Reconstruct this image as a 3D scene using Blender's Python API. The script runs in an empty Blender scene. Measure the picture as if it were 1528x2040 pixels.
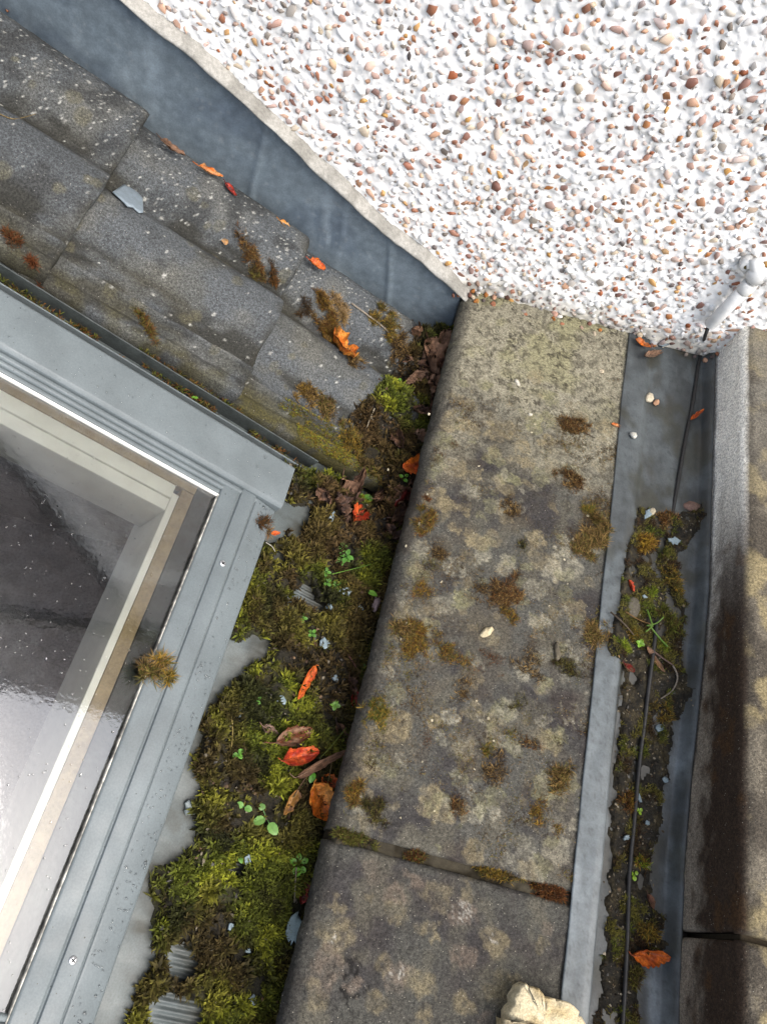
import bpy, bmesh, math, random
import numpy as np
from mathutils import Matrix, Vector

# ------------------------------------------------------------------ camera, sky, sun, exposure
scene = bpy.context.scene
COL = scene.collection
F_PX, CX, CY = 1550.0, 764.0, 1020.0            # measured lens of the photograph (pixels of 1528x2040)
_Y = np.array([726., -2670., F_PX]); _Y /= np.linalg.norm(_Y)
_X = np.array([2670., 726., 0.]); _X /= np.linalg.norm(_X)
_Z = np.cross(_X, _Y)
ROT = np.stack([_X, _Y, _Z])                     # world = ROT @ (right, down, forward)
CAM = np.array([0., 0., 1.])                     # one metre above the coping stones

cam = bpy.data.cameras.new('camera')
cam_o = bpy.data.objects.new('camera', cam); COL.objects.link(cam_o)
r, u, b = ROT @ np.array([1, 0, 0]), ROT @ np.array([0, -1, 0]), ROT @ np.array([0, 0, -1])
M = Matrix.Identity(4)
for i in range(3):
    M[i][0], M[i][1], M[i][2], M[i][3] = r[i], u[i], b[i], CAM[i]
cam_o.matrix_world = M
cam.sensor_fit = 'HORIZONTAL'; cam.sensor_width = 36.0; cam.lens = 36.0 * F_PX / 1528.0
cam.clip_start = 0.02; cam.clip_end = 500
scene.camera = cam_o

SUN_EL, SUN_AZ = math.radians(50), math.radians(115)   # azimuth clockwise from +Y
world = bpy.data.worlds.new('World'); scene.world = world; world.use_nodes = True
wt = world.node_tree; wt.nodes.clear()
sky = wt.nodes.new('ShaderNodeTexSky'); sky.sky_type = 'NISHITA'; sky.sun_disc = False
sky.sun_elevation = SUN_EL; sky.sun_rotation = SUN_AZ; sky.dust_density = 5.0; sky.air_density = 1.0
hs = wt.nodes.new('ShaderNodeHueSaturation'); hs.inputs['Saturation'].default_value = 0.62
bg = wt.nodes.new('ShaderNodeBackground'); bg.inputs['Strength'].default_value = 0.15
wo = wt.nodes.new('ShaderNodeOutputWorld')
wt.links.new(sky.outputs[0], hs.inputs['Color']); wt.links.new(hs.outputs[0], bg.inputs['Color'])
wt.links.new(bg.outputs[0], wo.inputs['Surface'])
sun = bpy.data.lights.new('sun', 'SUN'); sun.energy = 0.5; sun.angle = math.radians(50); sun.color = (1.0, 0.98, 0.95)
sun_o = bpy.data.objects.new('sun', sun); COL.objects.link(sun_o)
sd = Vector((math.sin(SUN_AZ) * math.cos(SUN_EL), math.cos(SUN_AZ) * math.cos(SUN_EL), math.sin(SUN_EL)))
sun_o.rotation_euler = (-sd).to_track_quat('-Z', 'Y').to_euler(); sun_o.location = sd * 8
vs = scene.view_settings
vs.view_transform = 'Standard'; vs.look = 'None'; vs.gamma = 1.0; vs.use_curve_mapping = False
vs.exposure = 1.32
scene.cycles.use_denoising = True
scene.cycles.max_bounces = 8; scene.cycles.transparent_max_bounces = 12

rng = np.random.default_rng(7)
random.seed(7)

# ------------------------------------------------------------------ measuring helpers
def ray(px, py): return ROT @ np.array([px - CX, py - CY, F_PX])
def at_z(px, py, z):
    d = ray(px, py); return CAM + d * ((z - CAM[2]) / d[2])
def at_wall(px, py, y):
    d = ray(px, py); return CAM + d * ((y - CAM[1]) / d[1])
TH = math.radians(31); CT, ST = math.cos(TH), math.sin(TH)
P0 = np.array([.03, 0, -.115])                   # where the roof plane meets the parapet
RN = np.array([ST, 0, CT]); RU = np.array([-CT, 0, ST])
def rp(s, y, h):                                 # roof coordinates (up the slope, along the eaves, off the slope)
    s, y, h = np.broadcast_arrays(np.asarray(s, float), np.asarray(y, float), np.asarray(h, float))
    return np.stack([P0[0] + s * RU[0] + h * RN[0], y, P0[2] + s * RU[2] + h * RN[2]], -1)
def at_roof(px, py, h=0.):
    d = ray(px, py); Q = P0 + RN * h; return CAM + d * (RN @ (Q - CAM)) / (RN @ d)
def s_of(P): return (np.asarray(P) - P0) @ RU
def roof_sy(px, py, h=0.):
    P = at_roof(px, py, h); return np.array([s_of(P), P[1]])
def at_field(px, py, zf, z=-.05):
    for _ in range(10):
        P = at_z(px, py, z); z = .5 * z + .5 * float(zf(np.array([P[0]]), np.array([P[1]]))[0])
    return at_z(px, py, z)

# ------------------------------------------------------------------ numpy noise
def _h(ix, iy, iz, seed):
    n = (ix.astype(np.int64) * 374761393 + iy.astype(np.int64) * 668265263 + iz.astype(np.int64) * 2147483647 + seed * 144269) & 0xffffffff
    n = ((n ^ (n >> 13)) * 1274126177) & 0xffffffff
    n = ((n ^ (n >> 16)) * 2246822519) & 0xffffffff
    return ((n ^ (n >> 15)) & 0xffffff) / float(0xffffff)
def vnoise(x, y, z=0., seed=0):
    x, y, z = np.broadcast_arrays(np.asarray(x, float), np.asarray(y, float), np.asarray(z, float))
    ix, iy, iz = np.floor(x), np.floor(y), np.floor(z)
    fx, fy, fz = x - ix, y - iy, z - iz
    fx, fy, fz = [t * t * (3 - 2 * t) for t in (fx, fy, fz)]
    o = 0
    for dx in (0, 1):
        for dy in (0, 1):
            for dz in (0, 1):
                w = (fx if dx else 1 - fx) * (fy if dy else 1 - fy) * (fz if dz else 1 - fz)
                o = o + w * _h(ix + dx, iy + dy, iz + dz, seed)
    return o
def fbm(x, y, z=0., seed=0, oct=4, f=1.0):
    o, a, t = 0, 1., 0.
    for k in range(oct):
        o = o + a * vnoise(np.asarray(x) * f, np.asarray(y) * f, np.asarray(z) * f, seed + k * 17); t += a; a *= .5; f *= 2.03
    return o / t
def sstep(a, b, x): t = np.clip((x - a) / (b - a), 0, 1); return t * t * (3 - 2 * t)
def in_poly(poly, x, y):
    c = np.zeros(np.shape(x), bool); n = len(poly)
    for i in range(n):
        x1, y1 = poly[i]; x2, y2 = poly[(i + 1) % n]
        if y1 == y2: continue
        k = ((y1 > y) != (y2 > y)) & (x < (x2 - x1) * (y - y1) / (y2 - y1) + x1); c ^= k
    return c
def seen(*c, k=.47):                             # albedo of a surface that shows as this 8-bit colour in the diffuse light
    c = np.array(c, float) / 255.
    return np.where(c <= .04045, c / 12.92, ((c + .055) / 1.055) ** 2.4) * k
def mixc(a, b, t): t = np.asarray(t)[..., None]; return a * (1 - t) + b * t

# ------------------------------------------------------------------ object helpers
def tag(o, label=None, cat=None, group=None, kind=None):
    if label: o['label'] = label
    if cat: o['category'] = cat
    if group: o['group'] = group
    if kind: o['kind'] = kind
    return o
def empty(name, loc, label, cat, group=None):
    o = bpy.data.objects.new(name, None); COL.objects.link(o); o.location = loc; o.empty_display_size = .02
    return tag(o, label, cat, group)
def mesh_data(name, V, Fs, mat, col=None, smooth=True):
    V = np.ascontiguousarray(V, np.float32); me = bpy.data.meshes.new(name)
    if not isinstance(Fs, (list, tuple)): Fs = [Fs]
    Fs = [np.asarray(f, np.int32) for f in Fs if len(f)]
    me.vertices.add(len(V)); me.vertices.foreach_set('co', V.ravel())
    tot = sum(f.size for f in Fs); nf = sum(len(f) for f in Fs)
    me.loops.add(tot); me.polygons.add(nf)
    me.loops.foreach_set('vertex_index', np.concatenate([f.ravel() for f in Fs]))
    ls, st = [], 0
    for f in Fs:
        ls.append(st + np.arange(len(f)) * f.shape[1]); st += f.size
    me.polygons.foreach_set('loop_start', np.concatenate(ls).astype(np.int32))
    if smooth: me.polygons.foreach_set('use_smooth', np.ones(nf, bool))
    me.update(calc_edges=True)
    if col is not None:
        a = me.attributes.new('Col', 'FLOAT_COLOR', 'POINT')
        c = np.ones((len(V), 4), np.float32); c[:, :3] = np.broadcast_to(col, (len(V), 3)); a.data.foreach_set('color', c.ravel())
    if mat: me.materials.append(mat)
    return me
def put(name, V, Fs, mat, parent=None, col=None, smooth=True, loc=None):
    """V in world coordinates; becomes one object (a part when it has a parent)."""
    V = np.asarray(V, float)
    if parent is not None:
        base = np.array(parent['_w']) if '_w' in parent else np.array(parent.location)
        o = bpy.data.objects.new(name, mesh_data(name, V - base, Fs, mat, col, smooth)); COL.objects.link(o); o.parent = parent
        o['_w'] = [float(t) for t in base]
    else:
        if loc is None: loc = np.array([V[:, 0].mean(), V[:, 1].mean(), V[:, 2].min()])
        loc = np.asarray(loc, float)
        o = bpy.data.objects.new(name, mesh_data(name, V - loc, Fs, mat, col, smooth)); COL.objects.link(o); o.location = loc
        o['_w'] = [float(t) for t in loc]
    return o
def grid_faces(n, m, off=0):
    i = np.arange(n - 1)[:, None] * m + np.arange(m - 1)[None, :]
    return np.stack([i, i + m, i + m + 1, i + 1], -1).reshape(-1, 4) + off
def slab(G, down):
    """surface grid (n,m,3) plus skirts hanging from its border"""
    n, m = G.shape[:2]; V = G.reshape(-1, 3)
    idx = np.arange(n * m).reshape(n, m)
    loop = np.concatenate([idx[0, :], idx[1:, -1], idx[-1, -2::-1], idx[-2:0:-1, 0]])
    S = V[loop] + np.asarray(down)
    k = len(loop); a = np.arange(k); bb = (a + 1) % k
    sk = np.stack([loop[a], loop[bb], n * m + bb, n * m + a], -1)
    return np.concatenate([V, S]), [grid_faces(n, m), sk], loop
def tube(path, rad, seg=8, caps=True):
    P = np.asarray(path, float); n = len(P); rad = np.broadcast_to(np.asarray(rad, float), (n,))
    T = np.gradient(P, axis=0); T /= np.linalg.norm(T, axis=1)[:, None] + 1e-12
    up = np.array([0, 0, 1.]) if abs(T[0][2]) < .9 else np.array([1., 0, 0])
    V = []; A = np.cross(T[0], up); A /= np.linalg.norm(A)
    ang = np.arange(seg) * 2 * math.pi / seg
    for i in range(n):
        A = A - T[i] * (A @ T[i]); A /= np.linalg.norm(A); B = np.cross(T[i], A)
        V.append(P[i] + rad[i] * (np.cos(ang)[:, None] * A + np.sin(ang)[:, None] * B))
    V = np.concatenate(V); q = []
    for i in range(n - 1):
        a = i * seg + np.arange(seg); c = i * seg + (np.arange(seg) + 1) % seg
        q.append(np.stack([a, c, c + seg, a + seg], -1))
    Fs = [np.concatenate(q)]
    if caps:
        V = np.concatenate([V, P[:1], P[-1:]]); a = np.arange(seg); c = (a + 1) % seg
        Fs.append(np.concatenate([np.stack([c, a, np.full(seg, n * seg)], -1), np.stack([a + (n - 1) * seg, c + (n - 1) * seg, np.full(seg, n * seg + 1)], -1)]))
    return V, Fs
def smooth_path(pts, n=24):
    P = np.asarray(pts, float); t = np.linspace(0, len(P) - 1, n); out = []
    for q in t:
        i = min(int(q), len(P) - 2); f = q - i
        p0, p1, p2, p3 = P[max(i - 1, 0)], P[i], P[i + 1], P[min(i + 2, len(P) - 1)]
        out.append(.5 * ((2 * p1) + (-p0 + p2) * f + (2 * p0 - 5 * p1 + 4 * p2 - p3) * f * f + (-p0 + 3 * p1 - 3 * p2 + p3) * f ** 3))
    return np.array(out)
def box_local(a0, a1, b0, b1, c0, c1, bevel=.0015, seg=2):
    bm = bmesh.new(); bmesh.ops.create_cube(bm, size=1.0)
    for v in bm.verts:
        v.co = Vector((a0 + (v.co.x + .5) * (a1 - a0), b0 + (v.co.y + .5) * (b1 - b0), c0 + (v.co.z + .5) * (c1 - c0)))
    if bevel: bmesh.ops.bevel(bm, geom=bm.edges[:], offset=bevel, segments=seg, profile=.5, affect='EDGES')
    bmesh.ops.triangulate(bm, faces=bm.faces[:])
    bm.verts.index_update()
    V = np.array([v.co[:] for v in bm.verts]); Fc = np.array([[v.index for v in f.verts] for f in bm.faces]); bm.free()
    return V, Fc
def rbox(s0, s1, y0, y1, h0, h1, bevel=.0015):
    V, Fc = box_local(s0, s1, y0, y1, h0, h1, bevel); return rp(V[:, 0], V[:, 1], V[:, 2]), Fc[:, ::-1]

# ------------------------------------------------------------------ materials
def new_mat(name):
    m = bpy.data.materials.new(name); m.use_nodes = True; nt = m.node_tree
    return m, nt, nt.nodes['Principled BSDF'], nt.nodes, nt.links
def add_bump(nt, p, layers, coord):
    last = None
    for scale, strength, dist in layers:
        nz = nt.nodes.new('ShaderNodeTexNoise'); nz.inputs['Scale'].default_value = scale; nz.inputs['Detail'].default_value = 4
        nt.links.new(coord, nz.inputs['Vector'])
        bp = nt.nodes.new('ShaderNodeBump'); bp.inputs['Strength'].default_value = strength; bp.inputs['Distance'].default_value = dist
        nt.links.new(nz.outputs[0], bp.inputs['Height'])
        if last is not None: nt.links.new(last, bp.inputs['Normal'])
        last = bp.outputs[0]
    if last is not None: nt.links.new(last, p.inputs['Normal'])
def mat_attr(name, rough=.8, spec=.3, grain=(500., .35), grain2=None, bump=((500., .5, .001),), specks=None, src='Col', rough_var=0, plain=None):
    """Base colour from the mesh's own colour layer (or a plain colour) with mineral grain, specks and fine relief."""
    m, nt, p, N, L = new_mat(name)
    tc = N.new('ShaderNodeTexCoord').outputs['Object']
    if plain is not None:
        rgb = N.new('ShaderNodeRGB'); rgb.outputs[0].default_value = (*plain, 1); c = rgb.outputs[0]
    elif src == 'object':
        c = N.new('ShaderNodeObjectInfo').outputs['Color']
    else:
        at = N.new('ShaderNodeAttribute'); at.attribute_name = src; c = at.outputs['Color']
    for g in (grain, grain2):
        if not g: continue
        nz = N.new('ShaderNodeTexNoise'); nz.inputs['Scale'].default_value = g[0]; nz.inputs['Detail'].default_value = 3
        L.new(tc, nz.inputs['Vector'])
        mr = N.new('ShaderNodeMapRange'); mr.inputs[1].default_value = .34; mr.inputs[2].default_value = .66
        mr.inputs[3].default_value = 1 - g[1]; mr.inputs[4].default_value = 1 + g[1]; L.new(nz.outputs[0], mr.inputs[0])
        mx = N.new('ShaderNodeMix'); mx.data_type = 'RGBA'; mx.blend_type = 'MULTIPLY'; mx.inputs[0].default_value = 1
        L.new(c, mx.inputs[6]); L.new(mr.outputs[0], mx.inputs[7]); c = mx.outputs[2]
    for sp in (specks or ()):
        scale, thr, keep, colr = sp
        vo = N.new('ShaderNodeTexVoronoi'); vo.inputs['Scale'].default_value = scale; L.new(tc, vo.inputs['Vector'])
        lt = N.new('ShaderNodeMath'); lt.operation = 'LESS_THAN'; lt.inputs[1].default_value = thr; L.new(vo.outputs['Distance'], lt.inputs[0])
        sx = N.new('ShaderNodeSeparateColor'); L.new(vo.outputs['Color'], sx.inputs[0])
        gt = N.new('ShaderNodeMath'); gt.operation = 'LESS_THAN'; gt.inputs[1].default_value = keep; L.new(sx.outputs[0], gt.inputs[0])
        an = N.new('ShaderNodeMath'); an.operation = 'MULTIPLY'; L.new(lt.outputs[0], an.inputs[0]); L.new(gt.outputs[0], an.inputs[1])
        mx = N.new('ShaderNodeMix'); mx.data_type = 'RGBA'; L.new(an.outputs[0], mx.inputs[0]); L.new(c, mx.inputs[6]); mx.inputs[7].default_value = (*colr, 1); c = mx.outputs[2]
    L.new(c, p.inputs['Base Color'])
    p.inputs['Roughness'].default_value = rough; p.inputs['Specular IOR Level'].default_value = spec
    if rough_var:
        nz = N.new('ShaderNodeTexNoise'); nz.inputs['Scale'].default_value = 25; nz.inputs['Detail'].default_value = 5; L.new(tc, nz.inputs['Vector'])
        mr = N.new('ShaderNodeMapRange'); mr.inputs[1].default_value = .3; mr.inputs[2].default_value = .7
        mr.inputs[3].default_value = rough - rough_var; mr.inputs[4].default_value = rough + rough_var; L.new(nz.outputs[0], mr.inputs[0]); L.new(mr.outputs[0], p.inputs['Roughness'])
    add_bump(nt, p, bump, tc)
    return m

MT = {}
MT['concrete'] = mat_attr('lichened_concrete', .85, .25, (300., .32), (800., .34), ((220., .8, .002), (700., .7, .0012)),
    ((330., .16, .14, (.30, .28, .23)), (420., .22, .16, (.015, .015, .015))))
MT['tile'] = mat_attr('weathered_tile_concrete', .8, .3, (330., .42), (850., .45), ((260., .7, .0016), (750., .7, .001)),
    ((300., .15, .12, (.28, .27, .25)), (380., .22, .14, (.015, .015, .015))))
MT['lead'] = mat_attr('weathered_lead', .52, .5, (60., .16), (420., .10), ((40., .25, .002), (300., .2, .0004)), rough_var=.12)
MT['mortar'] = mat_attr('cement_mortar', .9, .2, (200., .15), (700., .12), ((150., .35, .001), (600., .4, .0005)))
MT['render'] = mat_attr('white_render', .8, .25, (90., .05), None, ((160., .35, .0012), (600., .3, .0005)))
MT['pebble'] = mat_attr('pebble_stone', .45, .4, (250., .22), None, ((300., .25, .0005),))
MT['pebble_o'] = mat_attr('pebble_stone_single', .45, .4, (250., .22), None, ((300., .25, .0005),), src='object')
MT['moss'] = mat_attr('moss', .75, .2, (160., .25), None, ())
MT['soil'] = mat_attr('wet_soil', .8, .3, (300., .5), (900., .3), ((200., .8, .003), (700., .6, .001)))
MT['leaf'] = mat_attr('fallen_leaf', .55, .35, (160., .35), (500., .25), ((220., .6, .0014),))
MT['dryleaf'] = mat_attr('dry_leaf', .75, .25, (160., .35), (600., .2), ((180., .5, .0012),))
MT['green'] = mat_attr('seedling_leaf', .45, .4, (200., .12), None, ((300., .2, .0004),))
MT['clad'] = mat_attr('grey_aluminium_cladding', .48, .35, (14., .13), (500., .08), ((25., .06, .001), (900., .08, .0003)), plain=tuple(seen(136, 147, 151)), rough_var=.12, specks=((70., .06, .3, (.03, .034, .034)), (160., .09, .16, (.06, .06, .05))))
MT['apron'] = mat_attr('grey_apron_metal', .5, .35, (30., .16), (500., .12), ((25., .08, .001),), rough_var=.12)
MT['channel'] = mat_attr('shaded_channel_metal', .5, .35, (30., .3), (300., .2), (), plain=tuple(seen(90, 98, 98)))  # darker than the cladding, shade under the tile lip put into the colour
MT['dark'] = mat_attr('dark_rubber', .6, .3, (300., .2), None, (), plain=(.02, .023, .025))
MT['seal'] = mat_attr('glazing_seal', .5, .4, (30., .4), (180., .25), (), plain=tuple(seen(70, 78, 76)))
MT['cable'] = mat_attr('black_cable', .5, .4, (150., .3), None, (), plain=(.018, .018, .018))
MT['pvc'] = mat_attr('white_plastic', .4, .4, (60., .10), (14., .12), (), plain=(.60, .61, .60), specks=((300., .12, .12, (.2, .18, .14)),))
MT['white'] = mat_attr('white_timber_paint', .5, .4, (40., .05), None, (), plain=(.84, .84, .80))
MT['beige'] = mat_attr('bare_timber_edge', .6, .3, (60., .15), (300., .1), (), plain=tuple(seen(215, 190, 150)))
MT['gasket'] = mat_attr('weathered_gasket', .6, .3, (120., .5), (30., .4), (), plain=(.42, .41, .36))
MT['flake'] = mat_attr('painted_flake', .5, .45, (120., .1), (600., .1), ((300., .2, .0004),))
MT['twig'] = mat_attr('twig', .8, .2, (400., .3), None, ())
MT['stone'] = mat_attr('pale_stone', .9, .2, (150., .18), (700., .2), ((150., .7, .003), (600., .5, .001)))
MT['zinc'] = mat_attr('zinc_screw', .3, .6, (600., .1), None, (), plain=(.55, .56, .57)); 
MT['zinc'].node_tree.nodes['Principled BSDF'].inputs['Metallic'].default_value = .8
MT['carpet'] = mat_attr('dark_carpet', .95, .1, (20., .35), (120., .3), (), plain=(.30, .30, .31))
MT['brick'] = mat_attr('dark_brown_brick', .85, .2, (9., .35), (40., .5), ((60., .4, .004),), plain=(.30, .27, .265))
MT['soffit'] = mat_attr('dark_soffit', .8, .2, (20., .2), None, (), plain=(.05, .045, .04))
MT['brownpipe'] = mat_attr('brown_plastic', .5, .4, (20., .2), None, (), plain=(.13, .10, .04))

def mat_glass():
    m, nt, p, N, L = new_mat('skylight_glass'); N.remove(p)
    out = [n for n in N if n.type == 'OUTPUT_MATERIAL'][0]
    tr = N.new('ShaderNodeBsdfTransparent'); tr.inputs[0].default_value = (.96, .98, .96, 1)
    gl = N.new('ShaderNodeBsdfGlossy'); gl.inputs['Roughness'].default_value = .045
    tc = N.new('ShaderNodeTexCoord').outputs['Object']
    nz = N.new('ShaderNodeTexNoise'); nz.inputs['Scale'].default_value = 170; nz.inputs['Detail'].default_value = 4; L.new(tc, nz.inputs['Vector'])
    bp = N.new('ShaderNodeBump'); bp.inputs['Strength'].default_value = .10; bp.inputs['Distance'].default_value = .001; L.new(nz.outputs[0], bp.inputs['Height']); L.new(bp.outputs[0], gl.inputs['Normal'])
    fr = N.new('ShaderNodeFresnel'); fr.inputs[0].default_value = 2.55
    mx = N.new('ShaderNodeMixShader'); L.new(fr.outputs[0], mx.inputs[0]); L.new(tr.outputs[0], mx.inputs[1]); L.new(gl.outputs[0], mx.inputs[2]); L.new(mx.outputs[0], out.inputs['Surface'])
    return m
MT['glass'] = mat_glass()
def mat_glass_in():
    m, nt, p, N, L = new_mat('skylight_glass_inner'); N.remove(p); out = [n for n in N if n.type == 'OUTPUT_MATERIAL'][0]
    tr = N.new('ShaderNodeBsdfTransparent'); tr.inputs[0].default_value = (.98, .99, .98, 1); L.new(tr.outputs[0], out.inputs['Surface']); return m
MT['glass_in'] = mat_glass_in()
def mat_water():
    m, nt, p, N, L = new_mat('water_drop')
    p.inputs['Base Color'].default_value = (1, 1, 1, 1); p.inputs['Transmission Weight'].default_value = 1; p.inputs['IOR'].default_value = 1.33; p.inputs['Roughness'].default_value = .02
    return m
MT['water'] = mat_water()

# ------------------------------------------------------------------ pebbledash wall
WY = 1.04                                        # face of the house wall
FL0 = np.array([-.70, .48]); FL1 = np.array([.05, -.014])   # top edge of the flashing on the wall (x, z)
def flash_top(x):                                # wavy upper edge of the lead
    return FL0[1] + (x - FL0[0]) * (FL1[1] - FL0[1]) / (FL1[0] - FL0[0]) + .010 * (fbm(x * 9, 0, 0, 3, 3) - .5) * 2
def fillet_top(x): return flash_top(x) + .0105 + .006 * (fbm(x * 14, 5, 0, 9, 3) - .5) * 2
house = empty('house_wall', (0, WY, -.3), 'white pebbledash house wall with brown and pink stones set in render', 'wall')
xs = np.arange(-.95, .95, .0034); zs = np.arange(-.30, .80, .0034)
GX, GZ = np.meshgrid(xs, zs, indexing='ij')
lump = fbm(GX * 60, GZ * 60, 0, 1, 3) - .5
fine = fbm(GX * 190, GZ * 190, 0, 5, 2) - .5
GY = WY - .0055 * lump - .0050 * fine + .002 - .004 * (fbm(GX * 9, GZ * 9, 0, 8, 2) - .5)
cw = np.tile(np.array([.86, .86, .845]), (*GX.shape, 1))
dirt = sstep(.060, .0, GZ + .03 * (fbm(GX * 30, GZ * 30, 0, 12, 3) - .5)) * (GX > .02)
cw = mixc(cw, np.array([.42, .39, .31]), dirt * .75)
cw *= (1 - .10 * sstep(.5, .75, fbm(GX * 25, GZ * 25, 0, 14, 4)))[..., None]
Gw = np.stack([GX, GY, GZ], -1)
put('render_coat', Gw.reshape(-1, 3), grid_faces(*GX.shape)[:, ::-1], MT['render'], house, cw.reshape(-1, 3))
def wall_extent(x0, x1, z0, z1):
    V, Fc = box_local(x0, x1, WY + .0, WY + .25, z0, z1, 0); return V, Fc
for q in ((-3.0, -.95, -1.2, .80), (.95, 4.2, -1.2, .80), (-.95, .95, -1.2, -.30)):
    V, Fc = wall_extent(*q); put('render_coat', V, Fc, MT['render'], house, np.array([.62, .58, .55]), smooth=False)

up_w = empty('upper_storey', (.6, WY, .80), 'dark brown brick upper storey above the white pebbledash', 'wall')
V, Fc = box_local(-3.0, 4.2, WY - .03, WY + .25, .803, 3.4, .003); put('brick_face', V, Fc, MT['brick'], up_w, smooth=False)
def pebble_shape(k):
    rg = np.random.default_rng(100 + k)
    bm = bmesh.new(); bmesh.ops.create_icosphere(bm, subdivisions=1, radius=1.0)
    for v in bm.verts:
        v.co *= 1 + rg.uniform(-.28, .26)
    for _ in range(4):                           # worn chips: flatten against random planes
        n = Vector(rg.normal(size=3)).normalized(); d = rg.uniform(.40, .72)
        for v in bm.verts:
            t = v.co.dot(n)
            if t > d: v.co -= n * (t - d)
    bmesh.ops.delete(bm, geom=[v for v in bm.verts if v.co.z < -.45], context='VERTS')
    bmesh.ops.triangulate(bm, faces=bm.faces[:]); bm.verts.index_update()
    V = np.array([v.co[:] for v in bm.verts]); Fc = np.array([[v.index for v in f.verts] for f in bm.faces]); bm.free()
    return V, Fc
PSH = [pebble_shape(k) for k in range(14)]
PAL = [((164, 112, 86), 3.4), ((200, 158, 130), 3.2), ((134, 94, 80), 2.2), ((172, 112, 60), 1.5), ((196, 150, 88), 1.3), ((152, 84, 46), 1.0), ((136, 126, 116), 1.3), ((168, 160, 150), 2.2), ((206, 190, 166), 1.6), ((96, 86, 84), .35), ((190, 160, 140), 2)]
pal_c = np.array([seen(*c, k=.84) for c, w in PAL]); pal_w = np.array([w for c, w in PAL]); pal_w /= pal_w.sum()
cand = []
Wt = 15000
while len(cand) < Wt:
    x = rng.uniform(-.80, .82, 2000); z = rng.uniform(-.05, .66, 2000)
    keep = (z > np.where(x < .06, fillet_top(x) + .004, np.where(x < .345, .004, -.03)))
    keep &= z < .62 + .05 * rng.random(2000)
    for a in np.flatnonzero(keep): cand.append((x[a], z[a]))
# thin out overlaps with a cell hash
cells = {}; peb = []
for x, z in cand[:15000]:
    rad = float(np.clip(rng.lognormal(math.log(.0056), .32), .0026, .0105)); c = (int(x / .017), int(z / .017)); ok = True
    for dx in (-1, 0, 1):
        for dz in (-1, 0, 1):
            for (xx, zz, rr) in cells.get((c[0] + dx, c[1] + dz), ()):
                if (x - xx) ** 2 + (z - zz) ** 2 < (.68 * (rad + rr)) ** 2: ok = False
    if ok: cells.setdefault(c, []).append((x, z, rad)); peb.append((x, z, rad))
def wall_surf_y(x, z):
    i = np.clip(((x - xs[0]) / .0034).astype(int), 0, len(xs) - 1); j = np.clip(((z - zs[0]) / .0034).astype(int), 0, len(zs) - 1); return GY[i, j]
peb = np.array(peb)
py_ = wall_surf_y(peb[:, 0], peb[:, 1])
in_view = []
for (x, z, rad), yy in zip(peb, py_):
    q = ROT.T @ (np.array([x, yy, z]) - CAM); uu, vv = CX + F_PX * q[0] / q[2], CY + F_PX * q[1] / q[2]
    in_view.append(q[2] > 0 and 0 < uu < 1528 and 0 < vv < 2040)
in_view = np.array(in_view)
is_white = rng.random(len(peb)) < .30
size_rank = np.argsort(-(peb[:, 2] * in_view * ~is_white * (1 + .3 * (peb[:, 1] > .2))))
single = set(size_rank[:300].tolist())
acc = {False: [[], [], [], 0], True: [[], [], [], 0]}
shape_me = [mesh_data('pebble', V, Fc, MT['pebble_o'], smooth=False) for V, Fc in PSH]
for i, (x, z, rad) in enumerate(peb):
    k = int(rng.integers(len(PSH))); V, Fc = PSH[k]
    a = rng.uniform(0, 2 * math.pi); el = rng.uniform(.70, 1.42); flat = rng.uniform(.30, .62)
    A = np.array([math.cos(a), 0, math.sin(a)]); B = np.array([-math.sin(a), 0, math.cos(a)]); Nn = np.array([rng.normal(0, .18), -1, rng.normal(0, .18)]); Nn /= np.linalg.norm(Nn)
    A = A - Nn * (A @ Nn); A /= np.linalg.norm(A); B = np.cross(Nn, A)
    sc = np.array([rad * el, rad / el, rad * flat]); ctr = np.array([x, py_[i] - .0008, z])
    c = pal_c[rng.choice(len(pal_c), p=pal_w)] * rng.uniform(.75, 1.2); f_ = .55 * rng.random() ** 2; c = c * (1 - f_) + .80 * f_
    dk = float(sstep(.05, .0, z)) * (x > .02); c = c * (1 - .4 * dk)
    if i in single:
        o = bpy.data.objects.new('pebble', shape_me[k]); COL.objects.link(o); o.parent = house
        Mx = Matrix.Identity(4)
        for r_ in range(3):
            Mx[r_][0], Mx[r_][1], Mx[r_][2] = A[r_] * sc[0], B[r_] * sc[1], Nn[r_] * sc[2]; Mx[r_][3] = ctr[r_] - (0, WY, -.3)[r_]
        o.matrix_local = Mx; o.color = (*c, 1)
    else:
        w = bool(is_white[i])
        if w: c = np.array([.85, .85, .835]) * rng.uniform(.92, 1.0) * (1 - .45 * dk)
        W = V * sc; W = ctr + W[:, :1] * A + W[:, 1:2] * B + W[:, 2:] * Nn
        L_ = acc[w]; L_[0].append(W); L_[1].append(Fc + L_[3]); L_[2].append(np.tile(c, (len(W), 1))); L_[3] += len(W)
for w, nm in ((False, 'small_pebbles'), (True, 'white_coated_pebbles')):
    L_ = acc[w]; tag(put(nm, np.concatenate(L_[0]), np.concatenate(L_[1]), MT['pebble'] if not w else MT['render'], house, np.concatenate(L_[2]), smooth=w), kind='stuff')
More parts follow.
